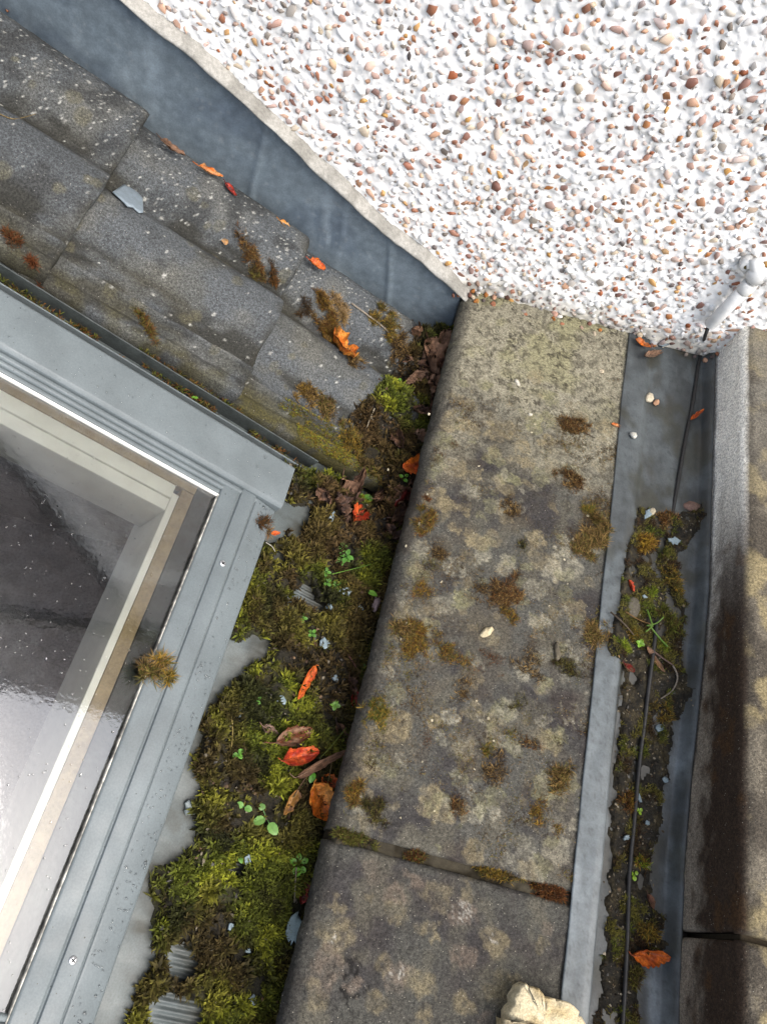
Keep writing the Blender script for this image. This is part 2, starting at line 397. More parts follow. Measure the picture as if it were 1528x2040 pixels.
# eaves and rainwater pipe higher on the same wall (they show only in the skylight's reflection)
ev = empty('roof_eaves', (1.0, WY, 3.4), 'dark boarded eaves soffit running along the top of the pebbledash wall', 'eaves')
V, Fc = box_local(-3, 4.2, WY - .22, WY + .25, 3.40, 3.43, .003); put('soffit_board', V, Fc, MT['soffit'], ev, smooth=False)
V, Fc = box_local(-3, 4.2, WY - .245, WY - .222, 3.36, 3.56, .003); put('fascia', V, Fc, MT['soffit'], ev, smooth=False)
dp = empty('downpipe', (1.5, WY - .05, -1.2), 'brown plastic rainwater downpipe fixed to the pebbledash wall below the eaves', 'pipe')
V, Fs = tube([(1.5, WY - .05, z) for z in np.linspace(-1.2, 3.40, 12)], .034, 14); put('pipe', V, Fs, MT['brownpipe'], dp)
for z in (.9, 2.6):
    V, Fs = tube([(1.5, WY - .05, z - .02), (1.5, WY - .05, z + .02)], .039, 14); put('collar', V, Fs, MT['brownpipe'], dp)

# ------------------------------------------------------------------ lead flashing and its cement fillet
xs2 = np.arange(-.86, .034, .004); nh = 46
FX = np.repeat(xs2[:, None], nh, 1)
top = flash_top(xs2); bot = -.215 - (xs2 - .03) * math.tan(TH)
T = np.linspace(0, 1, nh)[None, :]
FZ = bot[:, None] * (1 - T) + (top + .003)[:, None] * T
FY = WY - .013 - .012 * (fbm(FX * 7, FZ * 7, 0, 31, 3) - .5) * (1 - T ** 3) - .003 * np.exp(-((FX + .10 + .1 * FZ) / .004) ** 2) - .003 * np.exp(-((FX + .37 - .2 * FZ) / .005) ** 2) - .006 * (1 - T) ** 2
cf = np.tile(seen(142, 158, 169), (*FX.shape, 1))
along = (FX * CT - FZ * ST); acr = FZ * CT + FX * ST
cf = mixc(cf, seen(120, 136, 151), sstep(.45, .75, fbm(along * 9, acr * 16, 0, 33, 4)))
cf = mixc(cf, seen(164, 180, 190), .7 * sstep(.5, .8, fbm(along * 14, acr * 7, 0, 35, 4)))
st = np.exp(-((FX + .215) / .030) ** 2) + .6 * np.exp(-((FX + .50) / .02) ** 2)     # chalky runs down the lead
cf = mixc(cf, seen(190, 208, 220), np.clip(st, 0, 1) * .55 * sstep(.3, .6, fbm(FX * 60, FZ * 12, 0, 37, 3)))
scr = sstep(.72, .80, fbm(along * 120, acr * 220, 0, 39, 3)); cf = mixc(cf, seen(180, 190, 195), scr * .35)
Vf = np.stack([FX, FY, FZ], -1)
V, Fs, lp = slab(Vf, (0, .003, 0)); cl = cf.reshape(-1, 3)
fl = put('lead_flashing', V, Fs, MT['lead'], None, np.concatenate([cl, cl[lp]]), loc=(-.3, WY - .014, -.2))
tag(fl, 'blue-grey lead flashing strip running up the white wall beside the roof tiles', 'flashing')
xs3 = np.arange(-.86, .05, .003); nf_ = 12
t0 = flash_top(xs3) + .004 * (fbm(xs3 * 40, 3, 0, 4, 2) - .5); t1 = fillet_top(xs3)
T = np.linspace(0, 1, nf_)[None, :]
MX = np.repeat(xs3[:, None], nf_, 1); MZ = t0[:, None] * (1 - T) + t1[:, None] * T
MY = WY - .0225 - .001 * (1 - (2 * T - .8) ** 2) + .018 * T ** 3 - .0022 * (fbm(MX * 25, MZ * 40, 0, 44, 3) - .5)
cm = mixc(np.tile(seen(214, 212, 204), (*MX.shape, 1)), seen(180, 178, 170), sstep(.4, .7, fbm(MX * 30, MZ * 40, 0, 47, 4)))
V, Fs, lp = slab(np.stack([MX, MY, MZ], -1), (0, .016, 0)); cl = cm.reshape(-1, 3)
tag(put('cement_fillet', V, Fs, MT['mortar'], None, np.concatenate([cl, cl[lp]]), loc=(-.3, WY - .01, .1)), 'pale cement fillet sealing the lead flashing to the pebbledash', 'mortar')

# ------------------------------------------------------------------ tiled roof
_py = np.array([.655, .660, .676, .679, .683, .686, .694, .698, .702, .707, .740, .765, .800, .835, .850, .862, .878, .892, .905, .94, .975, .985])
_ph = np.array([-.014, -.009, -.008, -.014, -.014, -.008, -.007, .003, .004, -.010, -.013, .006, .019, .013, -.004, -.017, -.017, .000, .014, .020, .018, .008])
_yy = np.arange(.655, .9851, .0022)
_hh = np.interp(_yy, _py, _ph); _hh = np.where(_yy > .712, np.convolve(np.pad(_hh, 3, 'edge'), np.ones(7) / 7, 'valid'), np.convolve(np.pad(_hh, 1, 'edge'), np.ones(3) / 3, 'valid'))
def prof(y): return np.interp(y, _yy, _hh)
SK = [.035, .325, .622, .925, 1.225]
def tile_h(s, y):
    h = np.full(np.shape(s), -1.)
    for sk in SK:
        hk = prof(y) + .016 - .030 * (s - sk) / .30
        h = np.where((s >= sk) & (s <= sk + .40), np.maximum(h, hk), h)
    return h
roof_o = empty('tiled_roof', (-.4, .3, -.3), 'sloping roof of grey brown interlocking concrete tiles with lichen spots', 'roof')
def make_tile(k, sk):
    ss = sk + np.arange(0, .402, .0024)
    S, Y = np.meshgrid(ss, _yy, indexing='ij')
    e = (fbm(Y * 40, k * 7.7, 0, 51, 3) - .5) * .007
    S = S + e * np.exp(-(S - sk) / .02)
    H = np.broadcast_to(_hh, S.shape) + .016 - .030 * (S - sk) / .30
    d = np.minimum(S - sk, .010); H = H - .003 * (1 - d / .010) ** 2
    H = H + .0022 * (fbm(S * 45, Y * 45, k, 53, 3) - .5) + .0012 * (fbm(S * 220, Y * 220, k, 55, 2) - .5)
    G = rp(S, Y + .0025 * (fbm(S * 30, k, 0, 57, 3) - .5), H)
    c = np.tile(seen(106, 111, 114), (*S.shape, 1)) * (1.0, .95, .80, .95, 1)[k]
    c = mixc(c, seen(132, 131, 122), .45 * sstep(.45, .7, fbm(S * 16, Y * 16, k * 3, 61, 5)))
    c = mixc(c, seen(72, 74, 74), .85 * sstep(.5, .72, fbm(S * 22, Y * 30, k * 3, 63, 5)))
    c = mixc(c, seen(60, 60, 54), .9 * np.clip(-np.broadcast_to(_hh, S.shape) / .008, 0, 1) * sstep(.3, .6, fbm(S * 20, Y * 40, k, 65, 3)))  # dirt in the troughs, with shading of the rolls put into the colour
    c = mixc(c, seen(112, 108, 90), .30 * sstep(.50, .66, fbm(S * 13, Y * 20, k * 5 + 2, 73, 5)) * sstep(.95, .80, Y))
    # tan lichen rounds on the side away from the wall
    rg = np.random.default_rng(70 + k)
    for _ in range(18):
        cs, cy_, rr = sk + rg.uniform(0, .31), rg.uniform(.69, .93) if _ < 20 else rg.uniform(.69, .98), rg.uniform(.004, .014)
        dd = np.hypot(S - cs, Y - cy_) + .008 * (fbm(S * 110, Y * 110, _, 67, 3) - .5)
        c = mixc(c, seen(130, 125, 98) * rg.uniform(.8, 1.1), .5 * (.4 + .8 * fbm(S * 160, Y * 160, _, 68, 2)) * sstep(rr, rr * .72, dd))
    # crusty white specks crowd the strip by the wall
    for _ in range(330):
        cs, rr = sk + rg.uniform(-.0, .34), rg.uniform(.0006, .0016) if _ < 300 else rg.uniform(.0016, .0030)
        cy_ = rg.uniform(.875, .985) if _ < 240 else rg.uniform(.68, .985)
        a0, a1 = max(int((cs - sk - .008) / .0024), 0), int((cs - sk + .008) / .0024) + 1; b0, b1 = max(int((cy_ - .655 - .008) / .0022), 0), int((cy_ - .655 + .008) / .0022) + 1
        dd = np.hypot(S[a0:a1, b0:b1] - cs, Y[a0:a1, b0:b1] - cy_)
        if dd.size: c[a0:a1, b0:b1] = mixc(c[a0:a1, b0:b1], seen(200, 200, 192, k=.62), .8 * sstep(rr * 1.3, rr * .5, dd))
    # moss film in the lowest lip
    lipm = sstep(.71, .66, Y) * sstep(.35, .6, fbm(S * 30, Y * 40, k, 69, 4)) * ((1.0 if k == 0 else .45))
    c = mixc(c, seen(92, 86, 38), lipm * .8)
    edge = sstep(.018, .0, S - sk); c = mixc(c, seen(60, 58, 48), edge * .6 * sstep(.3, .6, fbm(S * 60, Y * 60, k, 71, 3)))
    V, Fs, lp = slab(G, -RN * .029); cl = c.reshape(-1, 3)
    return V, Fs, np.concatenate([cl, cl[lp] * .8])
tiles = []
for k, sk in enumerate(SK):
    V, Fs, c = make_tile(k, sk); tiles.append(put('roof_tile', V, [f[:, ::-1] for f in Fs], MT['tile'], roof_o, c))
for t in tiles:                                   # the same courses carry on past the skylight
    o = t.copy(); COL.objects.link(o); o.location = (0, -1.30, 0)
# boarding under the tiles, around the skylight opening
def deck(s0, s1, y0, y1, h0, h1, nm='roof_boarding', mat='dark'):
    V, Fc = rbox(s0, s1, y0, y1, h0, h1, 0); return put(nm, V, Fc, MT[mat], roof_o, smooth=False)
deck(-.02, 1.8, .585, 1.036, -.070, -.040); deck(-.02, 1.8, -1.2, -.24, -.070, -.040); deck(1.30, 1.8, -.238, .583, -.072, -.042)
deck(-.02, .235, -.238, .583, -.072, -.030)

# ------------------------------------------------------------------ skylight
SK0 = rp(.23, .567, 0)
sl = empty('skylight', tuple(SK0), 'grey metal framed skylight with wet glass set in the tiled roof', 'skylight')
def spart(nm, s0, s1, y0, y1, h0, h1, mat='clad', bevel=.0015, parent=None, smooth=False):
    V, Fc = rbox(s0, s1, y0, y1, h0, h1, bevel); return put(nm, V, Fc, MT[mat], parent or sl, smooth=smooth)
YB = -.215                                        # far end of the skylight, below the frame of the picture
def extr(nm, prof_pts, a0, a1, along, mat='clad', n=2, endcap=True):
    """profile swept up the slope ('s': points are (y,h)) or along the eaves ('y': points are (s,h))"""
    pp = np.array(prof_pts, float); t = np.linspace(a0, a1, n); m = len(pp)
    if along == 's': V = np.concatenate([rp(np.full(m, q), pp[:, 0], pp[:, 1]) for q in t])
    else: V = np.concatenate([rp(pp[:, 0], np.full(m, q), pp[:, 1]) for q in t])
    idx = np.arange(n * m).reshape(n, m); q = []
    for i in range(n - 1):
        a = idx[i]; q.append(np.stack([a, np.roll(a, -1), np.roll(idx[i + 1], -1), idx[i + 1]], -1))
    bm = bmesh.new(); vs_ = [bm.verts.new(v) for v in V]
    for f in np.concatenate(q): bm.faces.new([vs_[k] for k in f])
    bm.faces.new([vs_[k] for k in idx[0]]); bm.faces.new([vs_[k] for k in idx[-1]])
    bmesh.ops.recalc_face_normals(bm, faces=bm.faces[:])
    sharp = [e for e in bm.edges if len(e.link_faces) == 2 and e.calc_face_angle() > .5]
    bmesh.ops.bevel(bm, geom=sharp, offset=.0012, segments=2, profile=.5, affect='EDGES', clamp_overlap=True)
    bmesh.ops.triangulate(bm, faces=bm.faces[:]); bm.verts.index_update()
    V = np.array([v.co[:] for v in bm.verts]); Fc = np.array([[v.index for v in f.verts] for f in bm.faces]); bm.free()
    return put(nm, V, Fc, MT[mat], sl, smooth=False)
# side cover (the broad rail along the tiles) and its twin on the other side
for sgn, yo in ((1, 0.), (-1, None)):
    f = (lambda y: y) if sgn == 1 else (lambda y: YB - (y - .567) + 0.)
    cov = extr('side_cover', [(f(.496), .022), (f(.496), .052), (f(.5015), .056), (f(.563), .054), (f(.567), .050), (f(.5685), .030), (f(.577), .028), (f(.577), .012), (f(.52), .012)], .227, 1.25, 's')
    for j, (ya, yb, hh) in enumerate(((.4885, .4965, .0475), (.482, .4892, .0445), (.4745, .4826, .0415))):
        extr('glazing_bead', [(f(ya), .03), (f(ya), hh - .003), (f(ya + .002), hh), (f(yb - .0012), hh), (f(yb), hh - .004), (f(yb), .03)], .262 - .004 * j, 1.24, 's')
# bottom rail: stepped profile
extr('bottom_rail', [(.3135, .030), (.3135, .0425), (.3115, .0445), (.2905, .0470), (.2885, .0450), (.2865, .0450), (.2865, .0480), (.2660, .0490), (.2645, .0455), (.2620, .0455), (.262, .030)], YB + .06, .4985, 'y')
extr('bottom_cover', [(.2635, .030), (.2635, .0462), (.2615, .0472), (.232, .0405), (.229, .0385), (.2275, .0355), (.2275, -.002), (.2305, -.002), (.2315, .030)], YB - .03, .4955, 'y')
extr('top_cover', [(1.20, .03), (1.20, .052), (1.21, .056), (1.30, .056), (1.30, -.04), (1.28, -.04)], YB - .04, .577, 'y')
V, Fc = rbox(.3137, .3150, YB + .07, .474, .036, .0432, .0006); put('gasket', V, Fc, MT['gasket'], sl)
V, Fc = rbox(.312, 1.22, .4715, .4745, .036, .0425, .0006); put('gasket', V, Fc, MT['white'], sl)
V, Fc = rbox(.3132, 1.215, YB + .065, .4735, .0335, .0385, .0004); glass_o = put('glass_pane', V, Fc, MT['glass'], sl, smooth=False)
glass_o.data.materials.append(MT['glass_in'])      # the reflecting coat is on the weather side
for pl in glass_o.data.polygons:
    if pl.normal.dot(Vector(RN)) < .5: pl.material_index = 1
# timber sash and shaft seen through the glass
spart('edge_seal', .3125, .3395, YB + .05, .476, .020, .0315, 'seal', .001)
spart('sash_edge', .3397, .3565, YB + .05, .462, .010, .0285, 'beige', .001)
spart('sash_rail', .3567, .3660, YB + .05, .452, -.10, .0270, 'white', .001)
spart('sash_edge', .3397, 1.22, .4622, .4745, .015, .0305, 'beige', .001)
spart('sash_rail', .3662, 1.22, .4425, .4620, -.03, .0290, 'white', .0012)
spart('sash_rail', .3662, 1.22, .4245, .4418, -.06, .0265, 'white', .0012)
spart('shaft_lining', .3664, 1.22, YB + .06, YB + .08, -.30, .02, 'white', .001)
spart('shaft_lining', 1.205, 1.225, YB + .0605, .4325, -.30, .02, 'white', .001)
# the dim room below
room = empty('room', (-.7, .1, -1.5), 'dim carpeted room seen through the skylight glass', 'room')
V, Fc = box_local(-2.4, .0, -1.6, 1.03, -1.56, -1.50, 0); put('carpet', V, Fc, MT['carpet'], room, smooth=False)
for q in ((-2.4, -2.36, -1.6, 1.03, -1.5, .3), (-.04, 0, -1.6, 1.03, -1.5, -.25), (-2.36, -.04, -1.6, -1.56, -1.5, .3), (-2.36, -.04, 1.0, 1.03, -1.5, -.25)):
    V, Fc = box_local(*q, 0); put('room_wall', V, Fc, MT['carpet'], room, smooth=False)
# screws
def screw(s, y, h, rad=.0042, dark=True):
    a = np.arange(16) * 2 * math.pi / 16
    rings = [(rad, 0.), (rad, .0008), (rad * .8, .0014), (rad * .45, .0016)]
    V = np.concatenate([rp(s + rr * np.cos(a), y + rr * np.sin(a), h + hh_) for rr, hh_ in rings] + [rp([s], [y], [h + .0016])])
    q = []
    for i in range(3):
        b0 = i * 16 + np.arange(16); b1 = i * 16 + (np.arange(16) + 1) % 16; q.append(np.stack([b0, b0 + 16, b1 + 16, b1], -1))
    tr = np.stack([48 + np.arange(16), np.full(16, 64), 48 + (np.arange(16) + 1) % 16], -1)
    o = put('screw', V, [np.concatenate(q), tr], MT['zinc'], sl)
    Vx, Fx = [], []
    for k in range(2):
        V1, F1 = box_local(-rad * .62, rad * .62, -rad * .16, rad * .16, 0, .0004, 0)
        an = .5 + k * math.pi / 2; c_, s_ = math.cos(an), math.sin(an)
        Vx.append(rp(s + V1[:, 0] * c_ - V1[:, 1] * s_, y + V1[:, 0] * s_ + V1[:, 1] * c_, h + .0016 + V1[:, 2] + k * .0001)); Fx.append(F1 + 8 * k)
    put('cross_recess', np.concatenate(Vx), np.concatenate(Fx), MT['dark'], o, smooth=False)
for s_, y_, h_ in ((.2765, roof_sy(432, 1117, .048)[1], .0482), (.2765, roof_sy(135, 1912, .048)[1], .0482), (.310, .571, .0285), (.655, .5705, .0288)):
    screw(s_, y_, h_, .0042 if h_ > .04 else .0032)
# soaker channel between the tiles and the side cover
spart('side_channel', .03, 1.28, .578, .652, -.0385, -.034, 'channel', .0008)
spart('channel_flange', .19, 1.27, .6005, .6025, -.034, .008, 'clad', .0005)
spart('channel_flange', .17, 1.27, .6330, .6350, -.034, -.004, 'channel', .0005)
# apron below the bottom cover: flat sheet, then pleated down to the parapet
ap_s = np.concatenate([np.linspace(-.02, .150, 60), np.linspace(.1525, .245, 24)]); ap_y = np.arange(-.30, .598, .0016)
S, Y = np.meshgrid(ap_s, ap_y, indexing='ij')
H = .0022 * np.sin(Y * 2 * math.pi / .0085) * sstep(.155, .140, S) + .002 * (fbm(S * 8, Y * 8, 0, 81, 2) - .5) - .001
APRON = (S, Y, H)

# ------------------------------------------------------------------ parapets and their coping stones
def px_r(px_size, P): return px_size * float((ROT.T @ (np.asarray(P) - CAM))[2]) / F_PX
def spot_xy(lst, z=0.):
    out = []
    for q in lst:
        P = at_z(q[0], q[1], z); out.append((P[0], P[1], px_r(q[2], P)) + tuple(q[3:]))
    return out
TAN, PALE, OLIVE, PINK = seen(166, 153, 120), seen(182, 177, 156), seen(162, 159, 120), seen(150, 134, 118)
LICH1 = spot_xy([(997,860,32,TAN),(1040,890,18,TAN),(982,913,22,OLIVE),(1027,915,14,TAN),(1052,927,18,TAN),(880,876,20,OLIVE),(907,931,25,TAN),(872,919,18,OLIVE),(954,945,11,TAN),(1005,952,16,OLIVE),(1032,957,15,OLIVE),(946,978,18,PALE),(1172,976,10,TAN),(907,1056,14,TAN),(938,1072,15,TAN),(1064,1080,22,TAN),(1123,1088,18,PALE),(868,994,30,TAN),(890,1010,22,TAN),(923,1013,18,TAN),(899,840,28,TAN),(938,856,22,TAN),(1064,845,22,OLIVE),(1064,754,18,TAN),(1095,801,20,OLIVE),(1127,805,25,PALE),(1147,825,22,PALE),(1205,852,20,TAN),(1092,880,20,TAN),(806,1214,22,TAN),(833,1135,20,TAN),(1128,1127,35,PALE),(1100,1140,24,PALE),(920,1194,25,OLIVE),(1073,1245,20,PALE),(771,1332,16,PALE),(794,1445,30,TAN),(770,1465,24,TAN),(724,1512,22,TAN),(865,1441,20,TAN),(896,1426,22,PALE),(857,1595,32,TAN),(880,1625,20,TAN),(951,1622,14,PALE),(983,1622,16,PALE),(943,1695,24,TAN),(1100,1481,25,TAN),(1010,1418,18,PALE),(1041,1343,18,PALE),(850,1250,14,TAN),(905,1130,22,PALE),(960,1110,20,PALE),(1010,1130,20,PALE),(1180,900,16,PALE),(1160,945,14,PALE),(720,1600,20,PALE),(1110,1700,25,PALE),(1150,1640,18,PALE),(700,1560,22,TAN)])
LICH2 = spot_xy([(671,1805,20,TAN),(665,1868,42,TAN),(656,1918,38,PINK),(782,1780,25,PINK),(790,1822,28,TAN),(849,1847,22,TAN),(920,1818,28,PINK),(933,1780,20,TAN),(983,1876,32,TAN),(1079,1881,20,TAN),(920,1906,25,PINK),(845,1960,27,TAN),(790,1943,27,PINK),(770,1922,20,TAN),(744,1994,25,TAN),(920,2002,25,TAN),(1000,1968,33,TAN),(627,1990,30,TAN),(849,2023,18,TAN),(970,2031,20,PINK),(828,1755,20,PINK),(870,1870,14,TAN),(700,1960,18,PINK)])
WHITES = spot_xy([(920,1818,26),(790,1943,24),(665,1870,14),(985,1870,14)])
def coping_color(X, Y, k):
    c = np.tile(seen(103, 102, 95), (*X.shape, 1)) * (1. if k == 0 else .85)
    n1 = fbm(X * 18, Y * 18, 0, 91, 5); c = mixc(c, seen(76, 73, 72), sstep(.45, .7, n1))
    c = mixc(c, seen(116, 112, 98), .7 * sstep(.48, .7, fbm(X * 30, Y * 30, 0, 93, 5)))
    wx = X + .013 * (fbm(X * 90, Y * 90, 0, 95, 5) - .5) * 2; wy = Y + .013 * (fbm(X * 90, Y * 90, 3, 97, 5) - .5) * 2
    if k == 0:
        up = sstep(.62, .95, Y + .16 * (fbm(X * 14, Y * 14, 0, 99, 5) - .5) * 2)    # pale crust thickens towards the wall
        c = mixc(c, seen(184, 178, 154), np.clip(up * 1.0, 0, .93))
        c = mixc(c, seen(174, 170, 124), .6 * sstep(.75, .95, Y) * sstep(.5, .7, fbm(X * 22, Y * 22, 0, 101, 4)))
        rg = np.random.default_rng(5)
        extra = [(rg.uniform(.05, .33), rg.uniform(.13, .85), rg.uniform(.004, .016), [TAN, PALE, OLIVE][rg.integers(3)]) for _ in range(230)]
        spots = LICH1
        c = mixc(c, seen(76, 70, 58), .55 * sstep(.50, .68, fbm(X * 130, Y * 130, 0, 102, 5)) * sstep(.45, .8, Y)); crack = np.abs(fbm(X * 42, Y * 42, 0, 103, 5) - .5) < .012
        c = mixc(c, seen(70, 64, 52), crack * .8 * sstep(.5, .8, Y))
    else:
        rg = np.random.default_rng(6)
        extra = [(rg.uniform(.05, .33), rg.uniform(-.8, .09), rg.uniform(.006, .022), [TAN, PINK][rg.integers(2)]) for _ in range(40)] + [(rg.uniform(.05, .33), rg.uniform(-.8, -.12), rg.uniform(.012, .03), TAN) for _ in range(30)]
        spots = LICH2
    for j, (sx, sy, rr, cc) in enumerate(list(spots) + extra):
        box = (np.abs(X - sx) < rr * 1.8) & (np.abs(Y - sy) < rr * 1.8)
        if not box.any(): continue
        d = np.hypot(wx[box] - sx, wy[box] - sy); core = .62 if j < len(spots) else .38
        if k == 1: core *= .85
        t = sstep(rr * 1.06, rr * (.80 if k == 0 else .55), d) * core * (.42 + .8 * sstep(.3, .65, fbm(X[box] * 170, Y[box] * 170, j, 105, 3)))
        c[box] = mixc(c[box], cc * ((.85 + .3 * _h(np.array(j), np.array(3), np.array(1), 2)) * (.86 + .3 * sstep(rr * .45, rr * .9, d)))[..., None], np.clip(t, 0, 1))
    if k == 1:
        for sx, sy, rr in WHITES:
            d = np.hypot(X - sx, Y - sy); c = mixc(c, seen(196, 192, 180), .8 * (vnoise(X * 420, Y * 420, 0, 107) > .70) * sstep(rr, rr * .6, d))
        d = np.hypot(X - at_z(700, 1965, 0)[0], Y - at_z(700, 1965, 0)[1])
        c = mixc(c, seen(34, 32, 30), .85 * sstep(.036, .02, d) * (np.abs(fbm(X * 70, Y * 70, 0, 109, 4) - .5) < .05))
    edge = sstep(.062, .046, X); c = mixc(c, seen(84, 82, 76), .65 * edge)  # rounded left edge painted darker for the way light falls on it
    rust = sstep(.50, .66, fbm(X * 26, Y * 26, 0, 111, 5)) * (.22 if k == 0 else .08) * sstep(.9, .6, Y); c = mixc(c, seen(86, 66, 44), rust)
    return c
def coping(y0, y1, k, parent, x0=.033, x1=.342):
    rr = .021; a = np.linspace(math.pi, math.pi / 2, 14)
    left = [(x0 + .004, -.062), (x0 + .002, -.05), (x0 + .0008, -.038), (x0, -.03), (x0, -.025)] + [(x0 + rr + rr * math.cos(t), -rr + rr * math.sin(t)) for t in a]
    topx = np.arange(x0 + rr + .002, x1 - .004, .0022)
    pr = np.array(left + [(t, .003 * math.sin((t - x0) * 10)) for t in topx] + [(x1 - .002, -.001), (x1, -.004), (x1, -.02), (x1, -.062)])
    ys = np.concatenate([[y0, y0 + .0008], np.arange(y0 + .002, y1 - .002, .0024), [y1 - .0008, y1]])
    Yg = np.repeat(ys[:, None], len(pr), 1); Xg = np.repeat(pr[None, :, 0], len(ys), 0); Zg = np.repeat(pr[None, :, 1], len(ys), 0)
    re = .007 + .006 * (fbm(Xg * 40, k * 3, 0, 121, 3) - .3)
    for ye, sg in ((y0, 1), (y1, -1)):
        d = np.clip((Yg - ye) * sg / re, 0, 1); Zg = Zg - np.where(Zg > -.05, re * (1 - np.sqrt(np.clip(1 - (1 - d) ** 2, 0, 1))), 0)
    n = (fbm(Xg * 20, Yg * 20, Zg * 20, 123, 3) - .5) * .004 + (fbm(Xg * 90, Yg * 90, Zg * 90, 125, 3) - .5) * .0032 + (fbm(Xg * 260, Yg * 260, Zg * 260, 127, 2) - .5) * .0016
    side = sstep(x0 + rr, x0 + .004, Xg)
    Zg = Zg + n * (1 - side); Xg = Xg + n * 1.3 * side
    c = coping_color(Xg, Yg, k); G = np.stack([Xg, Yg, Zg], -1)
    V, Fs, lp = slab(G, (0, 0, -.004)); V[-len(lp):, 2] = -.066
    cl = c.reshape(-1, 3)
    return put('coping_stone', V, [f[:, ::-1] for f in Fs], MT['concrete'], parent, np.concatenate([cl, cl[lp]]))
pw = empty('parapet_wall', (.19, .1, -.9), 'low parapet wall capped with lichen covered concrete coping stones beside the mossy valley', 'parapet')
V, Fc = box_local(.052, .322, -1.0, WY + .02, -.9, -.060, .004); put('wall_core', V, Fc, MT['mortar'], pw, seen(120, 112, 100), smooth=False)
coping(.1225, WY + .012, 0, pw); coping(-.85, .1105, 1, pw)
jx = np.arange(.034, .341, .0025); jy = np.linspace(.094, .139, 18)
X, Y = np.meshgrid(jx, jy, indexing='ij')
Z = -.0045 - .018 * ((Y - .1165) / .0225) ** 4 + .007 * (fbm(X * 60, Y * 60, 0, 131, 3) - .5) - .02 * sstep(.05, .034, X)
c = mixc(np.tile(seen(84, 78, 64), (*X.shape, 1)), seen(48, 42, 28), sstep(.4, .6, fbm(X * 40, Y * 40, 0, 133, 4)))
V, Fs, lp = slab(np.stack([X, Y, Z], -1), (0, 0, -.05)); cl = c.reshape(-1, 3)
put('mortar_joint', V, [f[:, ::-1] for f in Fs], MT['mortar'], pw, np.concatenate([cl, cl[lp]]))

pw2 = empty('parapet_wall', (.66, .1, -.9), 'higher parapet wall with brown stained coping edge beyond the lead gutter', 'parapet')
V, Fc = box_local(.498, .90, -1.0, WY + .02, -.9, -.055, .004); put('wall_core', V, Fc, MT['mortar'], pw2, seen(120, 112, 100), smooth=False)
def coping2(y0, y1, k):
    pr = np.array([(.486, -.075)] + [(.486 + .016 * t, -.065 + .136 * t) for t in np.linspace(0, 1, 60)] + [(.5026, .0745), (.5045, .079), (.5075, .0825), (.512, .085), (.517, .0865)] + [(t, .087 + .012 * (t - .517)) for t in np.arange(.5195, .92, .0028)] + [(.922, .05), (.922, -.06)])
    ys = np.concatenate([[y0, y0 + .0008], np.arange(y0 + .002, y1 - .002, .0028), [y1 - .0008, y1]])
    Yg = np.repeat(ys[:, None], len(pr), 1); Xg = np.repeat(pr[None, :, 0], len(ys), 0); Zg = np.repeat(pr[None, :, 1], len(ys), 0)
    face = sstep(.075, .060, Zg) * (Xg < .515)
    re = .006
    for ye, sg in ((y0, 1), (y1, -1)):
        d = np.clip((Yg - ye) * sg / re, 0, 1); q = re * (1 - np.sqrt(np.clip(1 - (1 - d) ** 2, 0, 1))); Zg = Zg - q * (1 - face); Xg = Xg + q * face
    n = (fbm(Xg * 20, Yg * 20, Zg * 20, 143, 3) - .5) * .004 + (fbm(Xg * 120, Yg * 120, Zg * 120, 145, 3) - .5) * .0026
    Zg = Zg + n * (1 - face); Xg = Xg - n * face
    c = np.tile(seen(138, 130, 114), (*Xg.shape, 1))
    c = mixc(c, seen(98, 91, 80), sstep(.42, .62, fbm(Xg * 16, Yg * 16, 0, 147, 5)))
    c = mixc(c, seen(190, 174, 130), .75 * sstep(.5, .66, fbm(Xg * 24, Yg * 24, 0, 149, 5)) )
    c = mixc(c, seen(150, 146, 134), .8 * sstep(.6, .95, Yg) * sstep(.35, .6, fbm(Xg * 12, Yg * 12, 2, 151, 4)))
    m = Xg < .508
    cf_ = np.tile(seen(250, 248, 238, k=.86), (*Xg.shape, 1))                               # clean cement face by the wall, its colour lifted to make up for dim light
    yn = Yg + .10 * (fbm(Zg * 30, Yg * 10, 0, 153, 4) - .5)
    cf_ = mixc(cf_, seen(180, 168, 150), sstep(.74, .42, yn))
    st_ = sstep(.84, .48, yn) * sstep(-.006, .046, Zg + .030 * (fbm(Zg * 70, Yg * 45, 0, 155, 5) - .5) * 2 + .02 * sstep(.6, .1, Yg))
    cf_ = mixc(cf_, seen(70, 52, 38), np.clip(st_ * 1.0, 0, .95))
    cf_ = mixc(cf_, seen(104, 74, 42), .6 * st_ * sstep(.55, .7, fbm(Zg * 40, Yg * 30, 0, 157, 4)))
    tt = sstep(.511, .505, Xg + .004 * (fbm(Xg * 60, Yg * 60, 0, 159, 3) - .5)); c = mixc(c, cf_, tt)
    V, Fs, lp = slab(np.stack([Xg, Yg, Zg], -1), (0, 0, 0)); V[-len(lp):, 2] = -.078
    cl = c.reshape(-1, 3)
    return put('coping_stone', V, [f[:, ::-1] for f in Fs], MT['concrete'], pw2, np.concatenate([cl, cl[lp]]))
coping2(.1185, WY + .012, 0); coping2(-.85, .1115, 1)
V, Fc = box_local(.508, .915, .104, .126, -.07, .071, .002); put('mortar_joint', V, Fc, MT['mortar'], pw2, seen(84, 74, 58), smooth=False)

